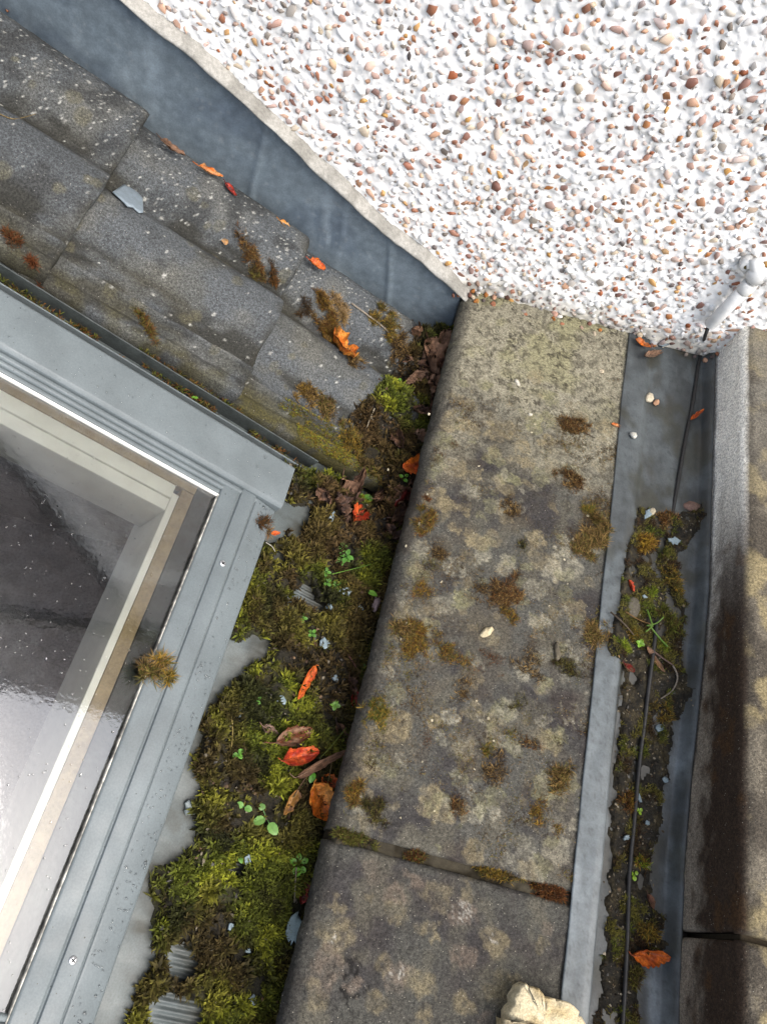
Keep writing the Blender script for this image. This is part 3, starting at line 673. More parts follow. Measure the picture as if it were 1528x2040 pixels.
# ------------------------------------------------------------------ lead gutter between the parapets
def zb(y): return -.006 - .044 * sstep(.62, .15, y)
def gut_z(x, y):
    b_ = zb(y); z = np.where(x < .372, .0035 - .0015 * sstep(.36, .372, x), .002)
    z = z + (b_ - .002) * sstep(.370, .386, x)
    z = np.where(x > .474, b_ + .020 * sstep(.474, .488, x), z)
    return z + .0025 * (fbm(x * 30, y * 12, 0, 161, 3) - .5)
GP = [tuple(at_field(a, b2, gut_z)[:2]) for a, b2 in [(1275,1015),(1330,1035),(1400,1005),(1392,1052),(1345,1105),(1362,1200),(1352,1290),(1372,1390),(1345,1430),(1328,1530),(1314,1620),(1294,1730),(1286,1790),(1325,1850),(1318,1890),(1275,1905),(1262,2060),(1185,2060),(1208,1900),(1216,1700),(1232,1500),(1246,1340),(1214,1296),(1226,1240),(1243,1150),(1262,1060)]]
gx = np.concatenate([[.336, .338], np.arange(.340, .4905, .0019)]); gy = np.arange(-.85, WY + .004, .0032)
X, Y = np.meshgrid(gx, gy, indexing='ij')
Xw = X + .003 * (fbm(Y * 8, 0, 0, 163, 3) - .5) * (X < .36)
Z = gut_z(X, Y)
c = np.tile(seen(104, 112, 115), (*X.shape, 1))
c = mixc(c, seen(78, 84, 86), sstep(.42, .65, fbm(X * 30, Y * 14, 0, 165, 5)))
c = mixc(c, seen(70, 70, 56), .7 * sstep(.5, .7, fbm(X * 26, Y * 20, 4, 167, 4)))
c = mixc(c, seen(168, 180, 186), .8 * sstep(.5, .75, fbm(X * 34, Y * 9, 2, 169, 5)) * sstep(.5, .2, Y))
c = mixc(c, seen(140, 151, 156), .75 * sstep(.376, .366, X) * sstep(.75, .3, Y) * (.5 + .6 * fbm(X * 40, Y * 14, 7, 171, 3)))
sp_ = fbm(X * 300, Y * 240, 0, 173, 2); c = mixc(c, seen(50, 54, 54), .35 * sstep(.70, .76, sp_))
wx_ = X + .012 * (fbm(X * 60, Y * 60, 0, 421, 4) - .5) * 2; wy_ = Y + .02 * (fbm(X * 60, Y * 60, 3, 423, 4) - .5) * 2
si = sum(in_poly(GP, wx_ + dx, wy_ + dy).astype(float) for dx, dy in ((0, 0), (.008, 0), (-.008, 0), (0, .012), (0, -.012), (.014, .006), (-.014, .006))) / 7.
si = np.clip(si * (.5 + 1.1 * fbm(X * 90, Y * 60, 0, 425, 4)) + .5 * sstep(.55, .7, fbm(X * 50, Y * 25, 0, 427, 5)) * (X > .38), 0, 1)
c = mixc(c, seen(74, 70, 58), .75 * si)
V, Fs, lp = slab(np.stack([Xw, Y, Z], -1), (0, 0, -.002)); cl = c.reshape(-1, 3)
tag(put('lead_gutter', V, [f[:, ::-1] for f in Fs], MT['lead'], None, np.concatenate([cl, cl[lp]]), loc=(.41, 0, -.06)), 'grey sheet lead gutter lining between the two parapet copings', 'gutter')
V, Fc = box_local(.325, .497, -.86, WY + .01, -.5, -.062, 0); tag(put('gutter_bed', V, Fc, MT['mortar'], None, seen(100, 94, 84), smooth=False), 'solid bed under the lead gutter between the parapets', 'masonry', kind='structure')

# ------------------------------------------------------------------ cable and its white conduit
def gpt(px, py, lift=.004):
    P = at_field(px, py, gut_z); P = P.copy(); P[2] += lift; return P
cd = empty('conduit', tuple(at_wall(1412, 650, WY - .016)), 'white plastic conduit tube clipped to the pebbledash wall over the gutter', 'conduit')
a_, b_ = at_wall(1414, 647, WY - .016), at_wall(1497, 562, WY - .018)
V, Fs = tube([a_, a_ + (b_ - a_) * .02, b_], [.0095, .0106, .0106], 20); put('tube', V, Fs, MT['pvc'], cd)
V, Fs = tube([a_ + (b_ - a_) * .80, a_ + (b_ - a_) * .83, b_], [.0108, .0120, .0120], 20); put('socket', V, Fs, MT['pvc'], cd)
kn = at_wall(1508, 548, WY - .018)
bm = bmesh.new(); bmesh.ops.create_uvsphere(bm, u_segments=24, v_segments=14, radius=.0165)
for v in bm.verts: v.co = Vector((v.co.x, v.co.y * .75, v.co.z))
bm.verts.index_update(); V = np.array([v.co[:] for v in bm.verts]) + kn; bmesh.ops.triangulate(bm, faces=bm.faces[:]); Fc = np.array([[v.index for v in f.verts] for f in bm.faces]); bm.free()
put('elbow', V, Fc, MT['pvc'], cd)
V, Fs = tube(smooth_path([kn, kn + np.array([.03, 0, .012]), kn + np.array([.08, .002, .02]), kn + np.array([.35, .002, .03])], 14), .0106, 20); put('tube', V, Fs, MT['pvc'], cd)
cl_ = at_wall(1487, 527, WY - .010)
V, Fs = tube([cl_ + np.array([0, .012, 0]), cl_ + np.array([0, -.004, 0]), cl_ + np.array([0, -.0055, 0])], [.0105, .0105, .008], 20); clip = put('clip_tab', V, Fs, MT['pvc'], cd)
V, Fs = tube([cl_ + np.array([0, -.005, 0]), cl_ + np.array([0, -.0062, 0])], [.0042, .0036], 12); put('screw_head', V, Fs, MT['brownpipe'], clip)
V, Fs = tube(smooth_path([cl_, cl_ + np.array([.012, -.001, .006]), kn + np.array([-.004, 0, .014])], 6), .008, 12); put('clip_arm', V, Fs, MT['pvc'], cd)
c2 = at_wall(1503, 515, WY - .010); V, Fs = tube(smooth_path([c2, (c2 + kn) / 2 + np.array([0, -.002, 0]), kn], 6), [.008, .0085, .009, .0095, .01, .01], 12); put('clip_arm', V, Fs, MT['pvc'], cd)

# ------------------------------------------------------------------ moss, soil and litter
def tile_z(x, y):
    x = np.asarray(x, float); y = np.asarray(y, float); s = (P0[0] - x) / CT; 
    for _ in range(3):
        h = np.where((y >= .655) & (y <= .985), tile_h(s, y), -.03); h = np.where(h < -.5, -.03, h); s = (P0[0] - x + h * ST) / CT
    return P0[2] + s * ST + h * CT
def base_z(x, y):                                 # roof plane running into the silted valley by the parapet
    zr = P0[2] - (x - P0[0]) * math.tan(TH)
    k = 60.; return np.log(np.exp(k * zr) + np.exp(k * -.095)) / k + .001
def polyw(lst, h=.012): return [tuple(at_roof(a, b_, h)[:2]) for a, b_ in lst]
MP = [polyw(q) for q in (
    [(900,640),(815,700),(795,740),(745,800),(702,835),(715,895),(772,968),(742,992),(800,1010),(900,1000),(960,640)],
    [(645,990),(622,1012),(614,1075),(592,1112),(600,1180),(562,1228),(552,1290),(520,1325),(475,1365),(430,1415),(392,1500),(412,1560),(400,1600),(405,1680),(370,1735),(322,1752),(320,1850),(312,1940),(265,2045),(190,2300),(640,2400),(760,1650),(920,1100),(900,960),(742,992)],
    [(522,1088),(590,1068),(590,1105),(612,1200),(562,1235),(470,1262),(498,1160)],
    [(578,928),(612,918),(604,985),(576,990)],
    [(640,922),(700,955),(762,1000),(760,1010),(640,1010),(628,965)])]
BARE = [(*at_roof(a, b_, 0)[:2], r_) for a, b_, r_ in ((605,1192,.024),(640,1215,.012),(470,1735,.013),(365,1925,.022),(345,1900,.015),(335,2030,.030),(375,2030,.02),(500,1890,.010),(560,1118,.012),(575,1090,.010),(480,1690,.006),(420,1960,.008))]
def moss_mask(x, y):
    wx = x + .012 * (fbm(x * 55, y * 55, 0, 201, 4) - .5) * 2; wy = y + .012 * (fbm(x * 55, y * 55, 7, 203, 4) - .5) * 2
    m = np.zeros(np.shape(x))
    for dx, dy in ((0, 0), (.004, 0), (-.004, 0), (0, .004), (0, -.004), (.007, .007), (-.007, -.007), (.007, -.007), (-.007, .007)):
        k = np.zeros(np.shape(x), bool)
        for p in MP: k |= in_poly(p, wx + dx, wy + dy)
        m += k
    m /= 9.
    for bx, by, br in BARE: m = m * sstep(br * .75, br * 1.15, np.hypot(wx - bx, wy - by))
    return m
def moss_lump(x, y): return .45 * fbm(x * 26, y * 26, 0, 211, 3) + .55 * np.clip(fbm(x * 75, y * 75, 0, 213, 2) * 1.3 - .15, 0, 1)
def moss_z(x, y):
    m = moss_mask(x, y); return base_z(x, y) + m ** .6 * (.004 + .024 * moss_lump(x, y) * sstep(0, .035, .036 - (x - .0) + .01))
mx_ = np.arange(-.215, .048, .0028); my_ = np.arange(-.36, WY - .012, .0028)
X, Y = np.meshgrid(mx_, my_, indexing='ij'); MM = moss_mask(X, Y)
LUMP = moss_lump(X, Y); edge_fall = sstep(.046, .0, X) * .75 + .25
BZ = base_z(X, Y) - .022 * sstep(.598, .606, Y) * sstep(.658, .652, Y) * (X < .0)
MZ_ = BZ + np.where(MM > .02, MM ** 1.1 * (.003 + .022 * LUMP * edge_fall), -.004)
ontile = (Y > .652) & (Y < .99) & (X < .0) & (MM > .02)
MZ_ = np.where(ontile, np.maximum(tile_z(X, Y) + MM * .010 * (LUMP - .25), BZ - .02), MZ_)
def ground(x, y):                                 # height of the moss / silt at a point
    i = np.clip(np.round((np.asarray(x) - mx_[0]) / .0028).astype(int), 0, len(mx_) - 1); j = np.clip(np.round((np.asarray(y) - my_[0]) / .0028).astype(int), 0, len(my_) - 1)
    return MZ_[i, j]
GREEN, YGREEN, DARKG, BROWN, STRAW, RUSTY = [seen(*q, k=.62) for q in ((90, 98, 32), (142, 146, 42), (46, 48, 22), (82, 64, 38), (146, 118, 70), (116, 76, 36))]
def moss_colour(x, y):
    n1 = fbm(x * 24, y * 24, 0, 221, 4); n2 = fbm(x * 60, y * 60, 0, 223, 3); n3 = fbm(x * 16, y * 16, 0, 225, 3)
    c = mixc(np.tile(GREEN, (*np.shape(x), 1)), DARKG, sstep(.42, .62, n1)); c = mixc(c, YGREEN, .9 * sstep(.48, .66, n2) * sstep(.62, .42, n1))
    upz = sstep(.25, .60, y); nearcop = sstep(-.05, .02, x)
    c = mixc(c, BROWN, np.clip(sstep(.44, .58, n3) * (.5 + .4 * upz) + .35 * nearcop * n2, 0, .9))
    c = mixc(c, YGREEN, .5 * sstep(.03, -.1, x + .11) * sstep(.4, .6, n2))
    return c
S, Y2, H = APRON; Ga = rp(S, Y2, H); xa = Ga[..., 0]
si = sum(moss_mask(xa + dx, Y2 + dy) for dx, dy in ((0, 0), (.012, 0), (.024, .004), (.010, -.012), (.012, .012), (.034, 0))) / 6.
si = np.clip(si * 1.5 * (.35 + 1.2 * fbm(xa * 60, Y2 * 60, 0, 411, 4)) + .5 * sstep(.55, .72, fbm(xa * 35, Y2 * 35, 0, 413, 5)), 0, 1)
ca = mixc(np.tile(seen(116, 126, 127), (*S.shape, 1)), seen(70, 68, 56), .8 * si); ca = mixc(ca, seen(146, 152, 150), .35 * sstep(.5, .7, fbm(xa * 20, Y2 * 50, 0, 415, 4)))
Va, Fa, lp = slab(Ga, -RN * .0012); cl = ca.reshape(-1, 3); put('apron', Va, [f[:, ::-1] for f in Fa], MT['apron'], sl, np.concatenate([cl, cl[lp]]))
sel = MM > .02
idx = -np.ones(X.shape, int); keep = np.zeros(X.shape, bool); keep |= sel
keep[1:] |= sel[:-1]; keep[:-1] |= sel[1:]; keep[:, 1:] |= sel[:, :-1]; keep[:, :-1] |= sel[:, 1:]
idx[keep] = np.arange(keep.sum()); q = grid_faces(*X.shape); q = idx.ravel()[q]; q = q[(q >= 0).all(1)]
Vb = np.stack([X, Y, MZ_], -1)[keep]
cb = mixc(np.tile(seen(34, 30, 20), (len(Vb), 1)), moss_colour(Vb[:, 0], Vb[:, 1]) * .5, .6 * fbm(Vb[:, 0] * 80, Vb[:, 1] * 80, 0, 227, 2))
tag(put('valley_soil', Vb, q[:, ::-1], MT['soil'], None, cb, loc=(0, .3, -.1)), 'dark damp silt under the moss along the parapet valley', 'soil', kind='stuff')

def blades(P, Nm, C, L, k, rg, spread=.9, w=.13, bend=.35, vary=.35):
    """k slender leaves per root point, each a bent two-piece blade"""
    n = len(P); P = np.repeat(P, k, 0); Nm = np.repeat(Nm, k, 0); C = np.repeat(C, k, 0); L = np.repeat(L, k) * rg.uniform(.6, 1.25, n * k)
    R = rg.normal(size=(n * k, 3)); R -= Nm * (R * Nm).sum(1)[:, None]; R /= np.linalg.norm(R, axis=1)[:, None] + 1e-9
    sp = spread * rg.uniform(.25, 1.3, n * k)[:, None]
    D = Nm + R * sp; D /= np.linalg.norm(D, axis=1)[:, None]
    S = np.cross(D, R); S /= np.linalg.norm(S, axis=1)[:, None] + 1e-9
    tw = rg.normal(size=(n * k, 1)) * .6; S = S + Nm * tw; S /= np.linalg.norm(S, axis=1)[:, None]
    D2 = D + R * bend * rg.uniform(-.3, 1.6, n * k)[:, None] - Nm * bend * .3; D2 /= np.linalg.norm(D2, axis=1)[:, None]
    Lc = L[:, None]; mid = P + D * Lc * .5; tip = mid + D2 * Lc * .55; h = S * Lc * w * .5
    V = np.stack([P - h * .7, P + h * .7, mid + h, mid - h, tip], 1).reshape(-1, 3)
    b0 = np.arange(n * k) * 5
    Q = np.stack([b0, b0 + 1, b0 + 2, b0 + 3], -1); T3 = np.stack([b0 + 3, b0 + 2, b0 + 4], -1)
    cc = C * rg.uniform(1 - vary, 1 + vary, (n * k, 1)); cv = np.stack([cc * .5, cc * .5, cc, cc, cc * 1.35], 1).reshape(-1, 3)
    return V, [Q, T3], np.clip(cv, 0, 1)
def scatter(n, rg):
    pts = []
    cum = np.cumsum(MM.ravel()); i = np.searchsorted(cum, rg.random(n) * cum[-1])
    a, b2 = np.unravel_index(i, MM.shape); x = mx_[a] + rg.uniform(-.0014, .0014, n); y = my_[b2] + rg.uniform(-.0014, .0014, n)
    return np.stack([x, y, MZ_[a, b2] - .0008], -1), MM[a, b2]
rg = np.random.default_rng(21)
Pm, mk_ = scatter(30000, rg)
dens = fbm(Pm[:, 0] * 34, Pm[:, 1] * 34, 0, 231, 3); k_ = (dens > .49) | (rg.random(len(Pm)) < .08); Pm = Pm[k_]
Nr = np.tile(np.array([ST * .6, 0, 1.]), (len(Pm), 1)) + rg.normal(0, .25, (len(Pm), 3)); Nr /= np.linalg.norm(Nr, axis=1)[:, None]
Cm = moss_colour(Pm[:, 0], Pm[:, 1]); Lm = .0070 + .009 * fbm(Pm[:, 0] * 50, Pm[:, 1] * 50, 0, 233, 2)
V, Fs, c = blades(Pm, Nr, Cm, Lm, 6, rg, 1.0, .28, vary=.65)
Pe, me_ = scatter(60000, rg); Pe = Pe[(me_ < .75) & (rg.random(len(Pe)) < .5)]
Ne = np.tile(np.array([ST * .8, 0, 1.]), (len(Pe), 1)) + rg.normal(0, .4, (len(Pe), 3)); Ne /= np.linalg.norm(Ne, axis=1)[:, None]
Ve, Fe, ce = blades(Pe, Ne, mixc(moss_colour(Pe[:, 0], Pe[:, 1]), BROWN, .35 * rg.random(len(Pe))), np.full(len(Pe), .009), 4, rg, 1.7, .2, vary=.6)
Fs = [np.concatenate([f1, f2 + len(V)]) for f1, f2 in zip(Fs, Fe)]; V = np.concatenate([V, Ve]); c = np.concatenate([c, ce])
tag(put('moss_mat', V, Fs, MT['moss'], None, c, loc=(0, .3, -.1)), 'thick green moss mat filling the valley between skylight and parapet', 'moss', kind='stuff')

# moss tufts: every clump is a thing of its own
def tuft(P, Nn, rx, cols, n, L, rg, label, group=None, ry=None, ang=0., k=4, spread=1.2, w=.075, flat=.5, name='moss_tuft', support=None, bend=.6):
    ry = ry or rx; Nn = np.asarray(Nn, float); Nn /= np.linalg.norm(Nn)
    A = np.array([1., 0, 0]); A -= Nn * (A @ Nn); A /= np.linalg.norm(A); B = np.cross(Nn, A)
    m_ = n * 6; r_ = np.sqrt(rg.random(m_)) * 1.45; a = rg.uniform(0, 2 * math.pi, m_)
    sc_ = 1.3 * fbm(np.cos(a) * r_ * 2.2 + P[0] * 90, np.sin(a) * r_ * 2.2 + P[1] * 90, 0, 241, 3) + .38 * (1 - r_ ** 2) + .05 * rg.normal(size=m_)
    o_ = np.argsort(-sc_)[:n]; o_ = o_[rg.permutation(len(o_))]; r_, a = r_[o_], a[o_]
    u_, v_ = r_ * np.cos(a) * rx, r_ * np.sin(a) * ry; ca, sa = math.cos(ang), math.sin(ang); u_, v_ = u_ * ca - v_ * sa, u_ * sa + v_ * ca
    Q = P + u_[:, None] * A + v_[:, None] * B
    hgt = flat * min(rx, ry) * np.clip(1 - r_ ** 2, 0, 1)
    if support is not None: Q[:, 2] = support(Q[:, 0], Q[:, 1]) - .0008
    Q = Q + Nn * (hgt * rg.random(n) ** 1.5)[:, None]
    out = (u_[:, None] * A + v_[:, None] * B) / rx
    Nm = Nn * 1.0 + out * .7 + rg.normal(0, .3, (n, 3)); Nm /= np.linalg.norm(Nm, axis=1)[:, None]
    C = np.array(cols)[rg.integers(len(cols), size=n)]
    V, Fs, c = blades(Q, Nm, C, np.full(n, L), k, rg, spread, w, bend)
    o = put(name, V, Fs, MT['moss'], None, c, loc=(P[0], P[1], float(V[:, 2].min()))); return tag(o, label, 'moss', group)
GOLD, OLV, DKB, REDB = [seen(*q, k=.60) for q in ((156, 124, 46), (108, 102, 46), (66, 50, 32), (106, 60, 30))]
rg = np.random.default_rng(33)
flatz = lambda x, y: np.full(np.shape(x), .0005)
T_COP = [  # px, py, rx px, ry px, palette, density
    (1139,848,34,26,'brown'),(1135,956,30,24,'brown'),(1186,1070,40,42,'straw'),(848,1035,22,30,'gold'),(1042,1084,11,14,'dark'),(1020,1012,34,26,'thin'),
    (837,1178,28,18,'gold'),(1008,1170,42,44,'brown'),(830,1277,46,34,'gold'),(890,1300,48,24,'gold'),(800,1262,20,24,'straw'),(971,1322,36,24,'red'),(1124,1322,38,22,'dark'),(1192,1265,24,30,'straw'),
    (753,1426,26,30,'olive'),(851,1475,15,10,'red'),(1018,1469,15,13,'olive'),(971,1497,14,12,'olive'),(1050,1478,26,12,'brown'),(1077,1624,22,30,'orange'),(1108,1652,13,11,'orange'),
    (1112,1550,18,40,'straw'),(994,1530,36,36,'thin'),(751,1614,26,28,'dark'),(912,1614,22,18,'brown'),(714,1572,18,30,'gold'),(1015,1225,20,22,'gold'),(1060,1320,30,30,'thin'),(930,1370,30,26,'thin'),(1030,1400,18,18,'dark'),(905,886,7,6,'red'),(851,993,7,7,'red'),(1175,1015,14,10,'olive'),(880,1100,20,18,'thin'),(960,1180,24,24,'thin')]
TL = {(1139, 848): 'wide brown moss clump on the pale coping end near the lead',
    (1135, 956): 'bristly brown moss clump below the wide one on the coping',
    (1186, 1070): 'large straw coloured moss clump hanging at the lead edge of the coping',
    (848, 1035): 'golden moss patch near the rounded edge below the vivid orange leaf',
    (1042, 1084): 'small dark moss dot between tan lichen rounds on the coping',
    (1020, 1012): 'thin brown moss film left of the large straw clump',
    (837, 1178): 'golden brown moss patch opposite the two leaved seedling near the coping edge',
    (1008, 1170): 'biggest brown moss clump in the middle of the coping',
    (830, 1277): 'broad golden moss patch left of the cream mortar lump',
    (890, 1300): 'golden moss strip running towards the cream mortar lump',
    (800, 1262): 'straw moss wisp at the rounded coping edge left of the broad golden patch',
    (971, 1322): 'reddish brown moss patch just below the cream mortar lump',
    (1124, 1322): 'dark moss clump around the narrow stone splinter',
    (1192, 1265): 'straw moss clump spilling onto the lead lip near the lime crescent',
    (753, 1426): 'olive moss cushion at the rounded edge opposite the dead brown leaves',
    (851, 1475): 'small dark red moss cushion right of the olive one',
    (1018, 1469): 'olive moss cushion at the head of a brown moss strip',
    (971, 1497): 'small olive moss cushion beside the tiny blue chip',
    (1050, 1478): 'brown moss strip beside the olive cushion',
    (1077, 1624): 'tall orange gold moss cushion above the mortar joint near the lead',
    (1108, 1652): 'small orange moss cushion touching the tall orange gold one',
    (1112, 1550): 'straw moss streak above the tall orange gold cushion',
    (994, 1530): 'thin brown moss film left of the straw streak',
    (751, 1614): 'dark moss cushion above the left end of the mortar joint',
    (912, 1614): 'brown moss patch between tan lichens above the mortar joint',
    (714, 1572): 'gold brown moss patch at the rounded edge beside the large orange leaf',
    (1015, 1225): 'golden moss tuft above the cream mortar lump',
    (1060, 1320): 'thin moss film between the red patch and the stone splinter',
    (930, 1370): 'thin brown moss film below the golden strip',
    (1030, 1400): 'dark moss dot below the reddish patch',
    (905, 886): 'tiny red brown moss dot on an olive lichen near the coping edge',
    (851, 993): 'tiny red brown moss dot on tan lichen at the coping edge',
    (1175, 1015): 'olive moss cushion just above the large straw clump',
    (880, 1100): 'thin moss film near the rounded edge under the golden patch',
    (960, 1180): 'thin moss film left of the biggest brown clump'}
PALS = dict(brown=([BROWN, DKB, STRAW, RUSTY], 3.2, .009, 'brown dry moss clump on the long lichen covered coping stone', 'brown moss clumps on the coping'),
    straw=([STRAW, OLV, BROWN, STRAW], 3.4, .011, 'straw coloured stringy moss clump on the long coping stone', 'straw coloured moss clumps on the coping'),
    gold=([GOLD, BROWN, OLV, RUSTY], 3.2, .008, 'golden brown moss patch near the rounded edge of the long coping stone', 'golden moss patches on the coping'),
    dark=([DKB, OLV, DARKG], 3.2, .008, 'dark olive moss clump on the long coping stone', 'dark moss clumps on the coping'),
    olive=([OLV, GOLD, GREEN], 4.2, .008, 'small olive green moss cushion on the long coping stone', 'olive moss cushions on the coping'),
    red=([REDB, DKB, RUSTY], 4.0, .006, 'small reddish brown moss clump on the long coping stone', 'reddish moss clumps on the coping'),
    orange=([RUSTY, GOLD, GOLD, OLV], 4.6, .007, 'dense orange gold moss cushion on the long coping stone', 'orange moss cushions on the coping'),
    thin=([BROWN, DKB, STRAW], 1.3, .009, 'sparse film of thin brown moss on the long coping stone', 'thin moss films on the coping'))
for (a, b2, rx, ry, pal) in T_COP:
    P = at_z(a, b2, .001); cols, dn, L, lab, grp = PALS[pal]; rx, ry = px_r(rx, P) * 1.2, px_r(ry, P) * 1.2
    n = int(dn * 1.1e5 * math.pi * rx * ry) + 14
    tuft(P, (0, 0, 1), rx, cols, n, L, rg, TL[(a, b2)], 'moss clumps on the long coping stone', ry=ry, ang=-.25, k=3, spread=2.4, w=.065, flat=.16, support=flatz)
n = 52000; xf, yf = rg.uniform(.05, .338, n), rg.uniform(.135, .93, n)
pf = fbm(xf * 22, yf * 22, 0, 401, 5) + .05 * rg.normal(size=n) - .10 * sstep(.65, .9, yf) - .12 * sstep(.09, .05, xf)
kf = pf > .53; xf, yf = xf[kf], yf[kf]; Q = np.stack([xf, yf, np.full(len(xf), .0005)], -1)
C = np.array([BROWN, DKB, STRAW * .8, OLV, DKB])[np.clip((fbm(xf * 30, yf * 30, 0, 403, 3) * 8 - 1.5 + rg.normal(size=len(xf)) * .8).astype(int), 0, 4)]
V, Fs, c = blades(Q, np.tile([0, 0, 1.], (len(Q), 1)), C, np.full(len(Q), .0050), 2, rg, 2.4, .10)
tag(put('moss_film', V, Fs, MT['moss'], None, c, loc=(.19, .5, 0)), 'thin film of brown moss threads spread over the long coping stone', 'moss', kind='stuff')
for a, b2, rx, ry, cols, lab in ((832,1712,26,12,[DKB, REDB, OLV],'dark moss cushion in the mortar joint by the middle of the coping'),(1000,1745,60,12,[OLV, GOLD, BROWN],'olive moss strip along the mortar joint between the coping stones'),(1102,1779,42,18,[REDB, DKB, RUSTY],'rust red moss cushion in the mortar joint beside the lead gutter'),(700,1668,46,13,[OLV, GREEN, BROWN],'grey green moss in the mortar joint at the rounded coping edge')):
    P = at_z(a, b2, -.004); rx, ry = px_r(rx, P), px_r(ry, P)
    tuft(P, (0, 0, 1), rx, cols, int(8e5 * math.pi * rx * ry), .007, rg, lab, ry=ry, ang=-.03, k=3, spread=1.3, w=.09, flat=.4)

# moss and straw on the tiles
TRN = RN
for a, b2, rx, ry, cols, n, lab in (
    (655,645,42,28,[STRAW, RUSTY, GOLD, BROWN],900,'bushy golden brown moss clump lying in the trough of the lowest tile'),
    (672,612,26,14,[STRAW, seen(190,160,120)],200,'pale straw bundle above the bushy moss clump on the lowest tile'),
    (700,715,34,20,[BROWN, STRAW, DKB],160,'brown straw litter under the bright orange leaf on the tile'),
    (612,790,20,22,[GOLD, STRAW, BROWN],200,'golden moss clump on the lowest tile beside the second roll'),
    (655,820,40,16,[BROWN, STRAW, OLV],220,'brown straggling moss trail below the golden clump on the lowest tile'),
    (700,870,34,22,[BROWN, GOLD, OLV],300,'brown gold moss edging the valley at the foot of the tiles'),
    (500,510,36,12,[RUSTY, STRAW, BROWN],200,'rusty brown moss streak in the trough of the middle tile'),
    (540,548,14,10,[BROWN, RUSTY],80,'small rusty moss bit at the lower edge of the middle tile'),
    (512,552,16,10,[OLV, BROWN],80,'olive moss smear near the lower edge of the middle tile'),
    (770,640,34,24,[BROWN, GOLD, OLV],320,'olive brown moss wedged between the lowest tile and the flashing'),
    (800,690,22,26,[BROWN, DKB, STRAW],220,'dark brown moss at the foot of the flashing by the parapet'),
    (608,612,12,16,[BROWN, DKB],60,'dark brown litter scrap beside the white speckled roll of the lowest tile'),
    (25,475,24,10,[BROWN, REDB],90,'reddish moss bit on the lip of the upper tile'),(62,522,10,6,[REDB],40,'small red moss dot at the corner of the upper tile'),
    (290,650,34,8,[BROWN, RUSTY, OLV],120,'rusty moss film along the lip of the middle tile')):
    P = at_field(a, b2, tile_z); rx, ry = px_r(rx, P) * 1.25, px_r(ry, P) * 1.25
    tuft(P, TRN, rx, cols, int(n * 2.2), .010, rg, lab, ry=ry, ang=-.6, k=3, spread=1.6, w=.07, flat=.45, support=tile_z)
# moss growing along the lip of the lowest tile
n = 5200; s_ = rg.uniform(.035, .26, n); y_ = rg.uniform(.656, .702, n)
ok = fbm(s_ * 40, y_ * 40, 0, 251, 3) + .30 * sstep(.24, .10, s_) > .55; s_, y_ = s_[ok], y_[ok]
Q = rp(s_, y_, tile_h(s_, y_) - .001); C = np.array([YGREEN * .8, GOLD * .8, OLV, OLV])[rg.integers(4, size=len(s_))]
V, Fs, c = blades(Q, np.tile(RN, (len(Q), 1)), C, np.full(len(Q), .0036), 4, rg, 1.2, .25)
tag(put('lip_moss', V, Fs, MT['moss'], None, c), 'yellow green moss coating the lip of the lowest roof tile', 'moss', kind='stuff')
# moss on and around the skylight
for a, b2, h, rx, ry, cols, n, L, lab in (
    (590,952,.0,14,28,[OLV, GOLD, BROWN],260,.008,'olive moss clump in the channel at the end of the side cover'),
    (548,905,-.02,22,8,[RUSTY, BROWN, OLV],120,.008,'rusty moss in the soaker channel beside the skylight'),
    (522,1040,.040,16,18,[BROWN, DKB, RUSTY],90,.012,'dry brown moss tuft lying on the bottom cover of the skylight'),
    (535,1060,.036,14,8,[RUSTY, STRAW],40,.010,'rusty scrap of moss hanging over the bottom cover edge'),
    (300,1340,.048,26,16,[BROWN, OLV, STRAW],110,.014,'dry brown green moss tuft lying on the bottom rail of the skylight'),
    (322,1318,.048,14,12,[OLV, GOLD, STRAW],60,.015,'feathery olive sprig of moss on the skylight bottom rail'),
    (335,1350,.048,12,10,[OLV, GOLD],45,.013,'small feathery moss sprig beside the dry tuft on the rail'),
    (72,640,.0,6,6,[GREEN],1,.004,'')):
    if not lab: continue
    P = at_roof(a, b2, h); rx, ry = px_r(rx, P), px_r(ry, P); tuft(P, RN, rx, cols, n, L, rg, lab, ry=ry, k=3, spread=1.5, w=.07, flat=.5)
n = 3200; s_ = rg.uniform(.16, .85, n); y_ = rg.uniform(.606, .652, n)
ok = fbm(s_ * 22, y_ * 60, 0, 255, 3) > .50; s_, y_ = s_[ok], y_[ok]; Q = rp(s_, y_, -.0345 + .010 * rg.random(len(s_)))
C = np.array([DARKG, BROWN, OLV, GREEN, RUSTY])[rg.integers(5, size=len(s_))]
V, Fs, c = blades(Q, np.tile(RN, (len(Q), 1)), C, np.full(len(Q), .008), 4, rg, 1.2, .15)
tag(put('channel_moss', V, Fs, MT['moss'], None, c), 'dark moss and litter in the channel between tiles and skylight', 'moss', kind='stuff')

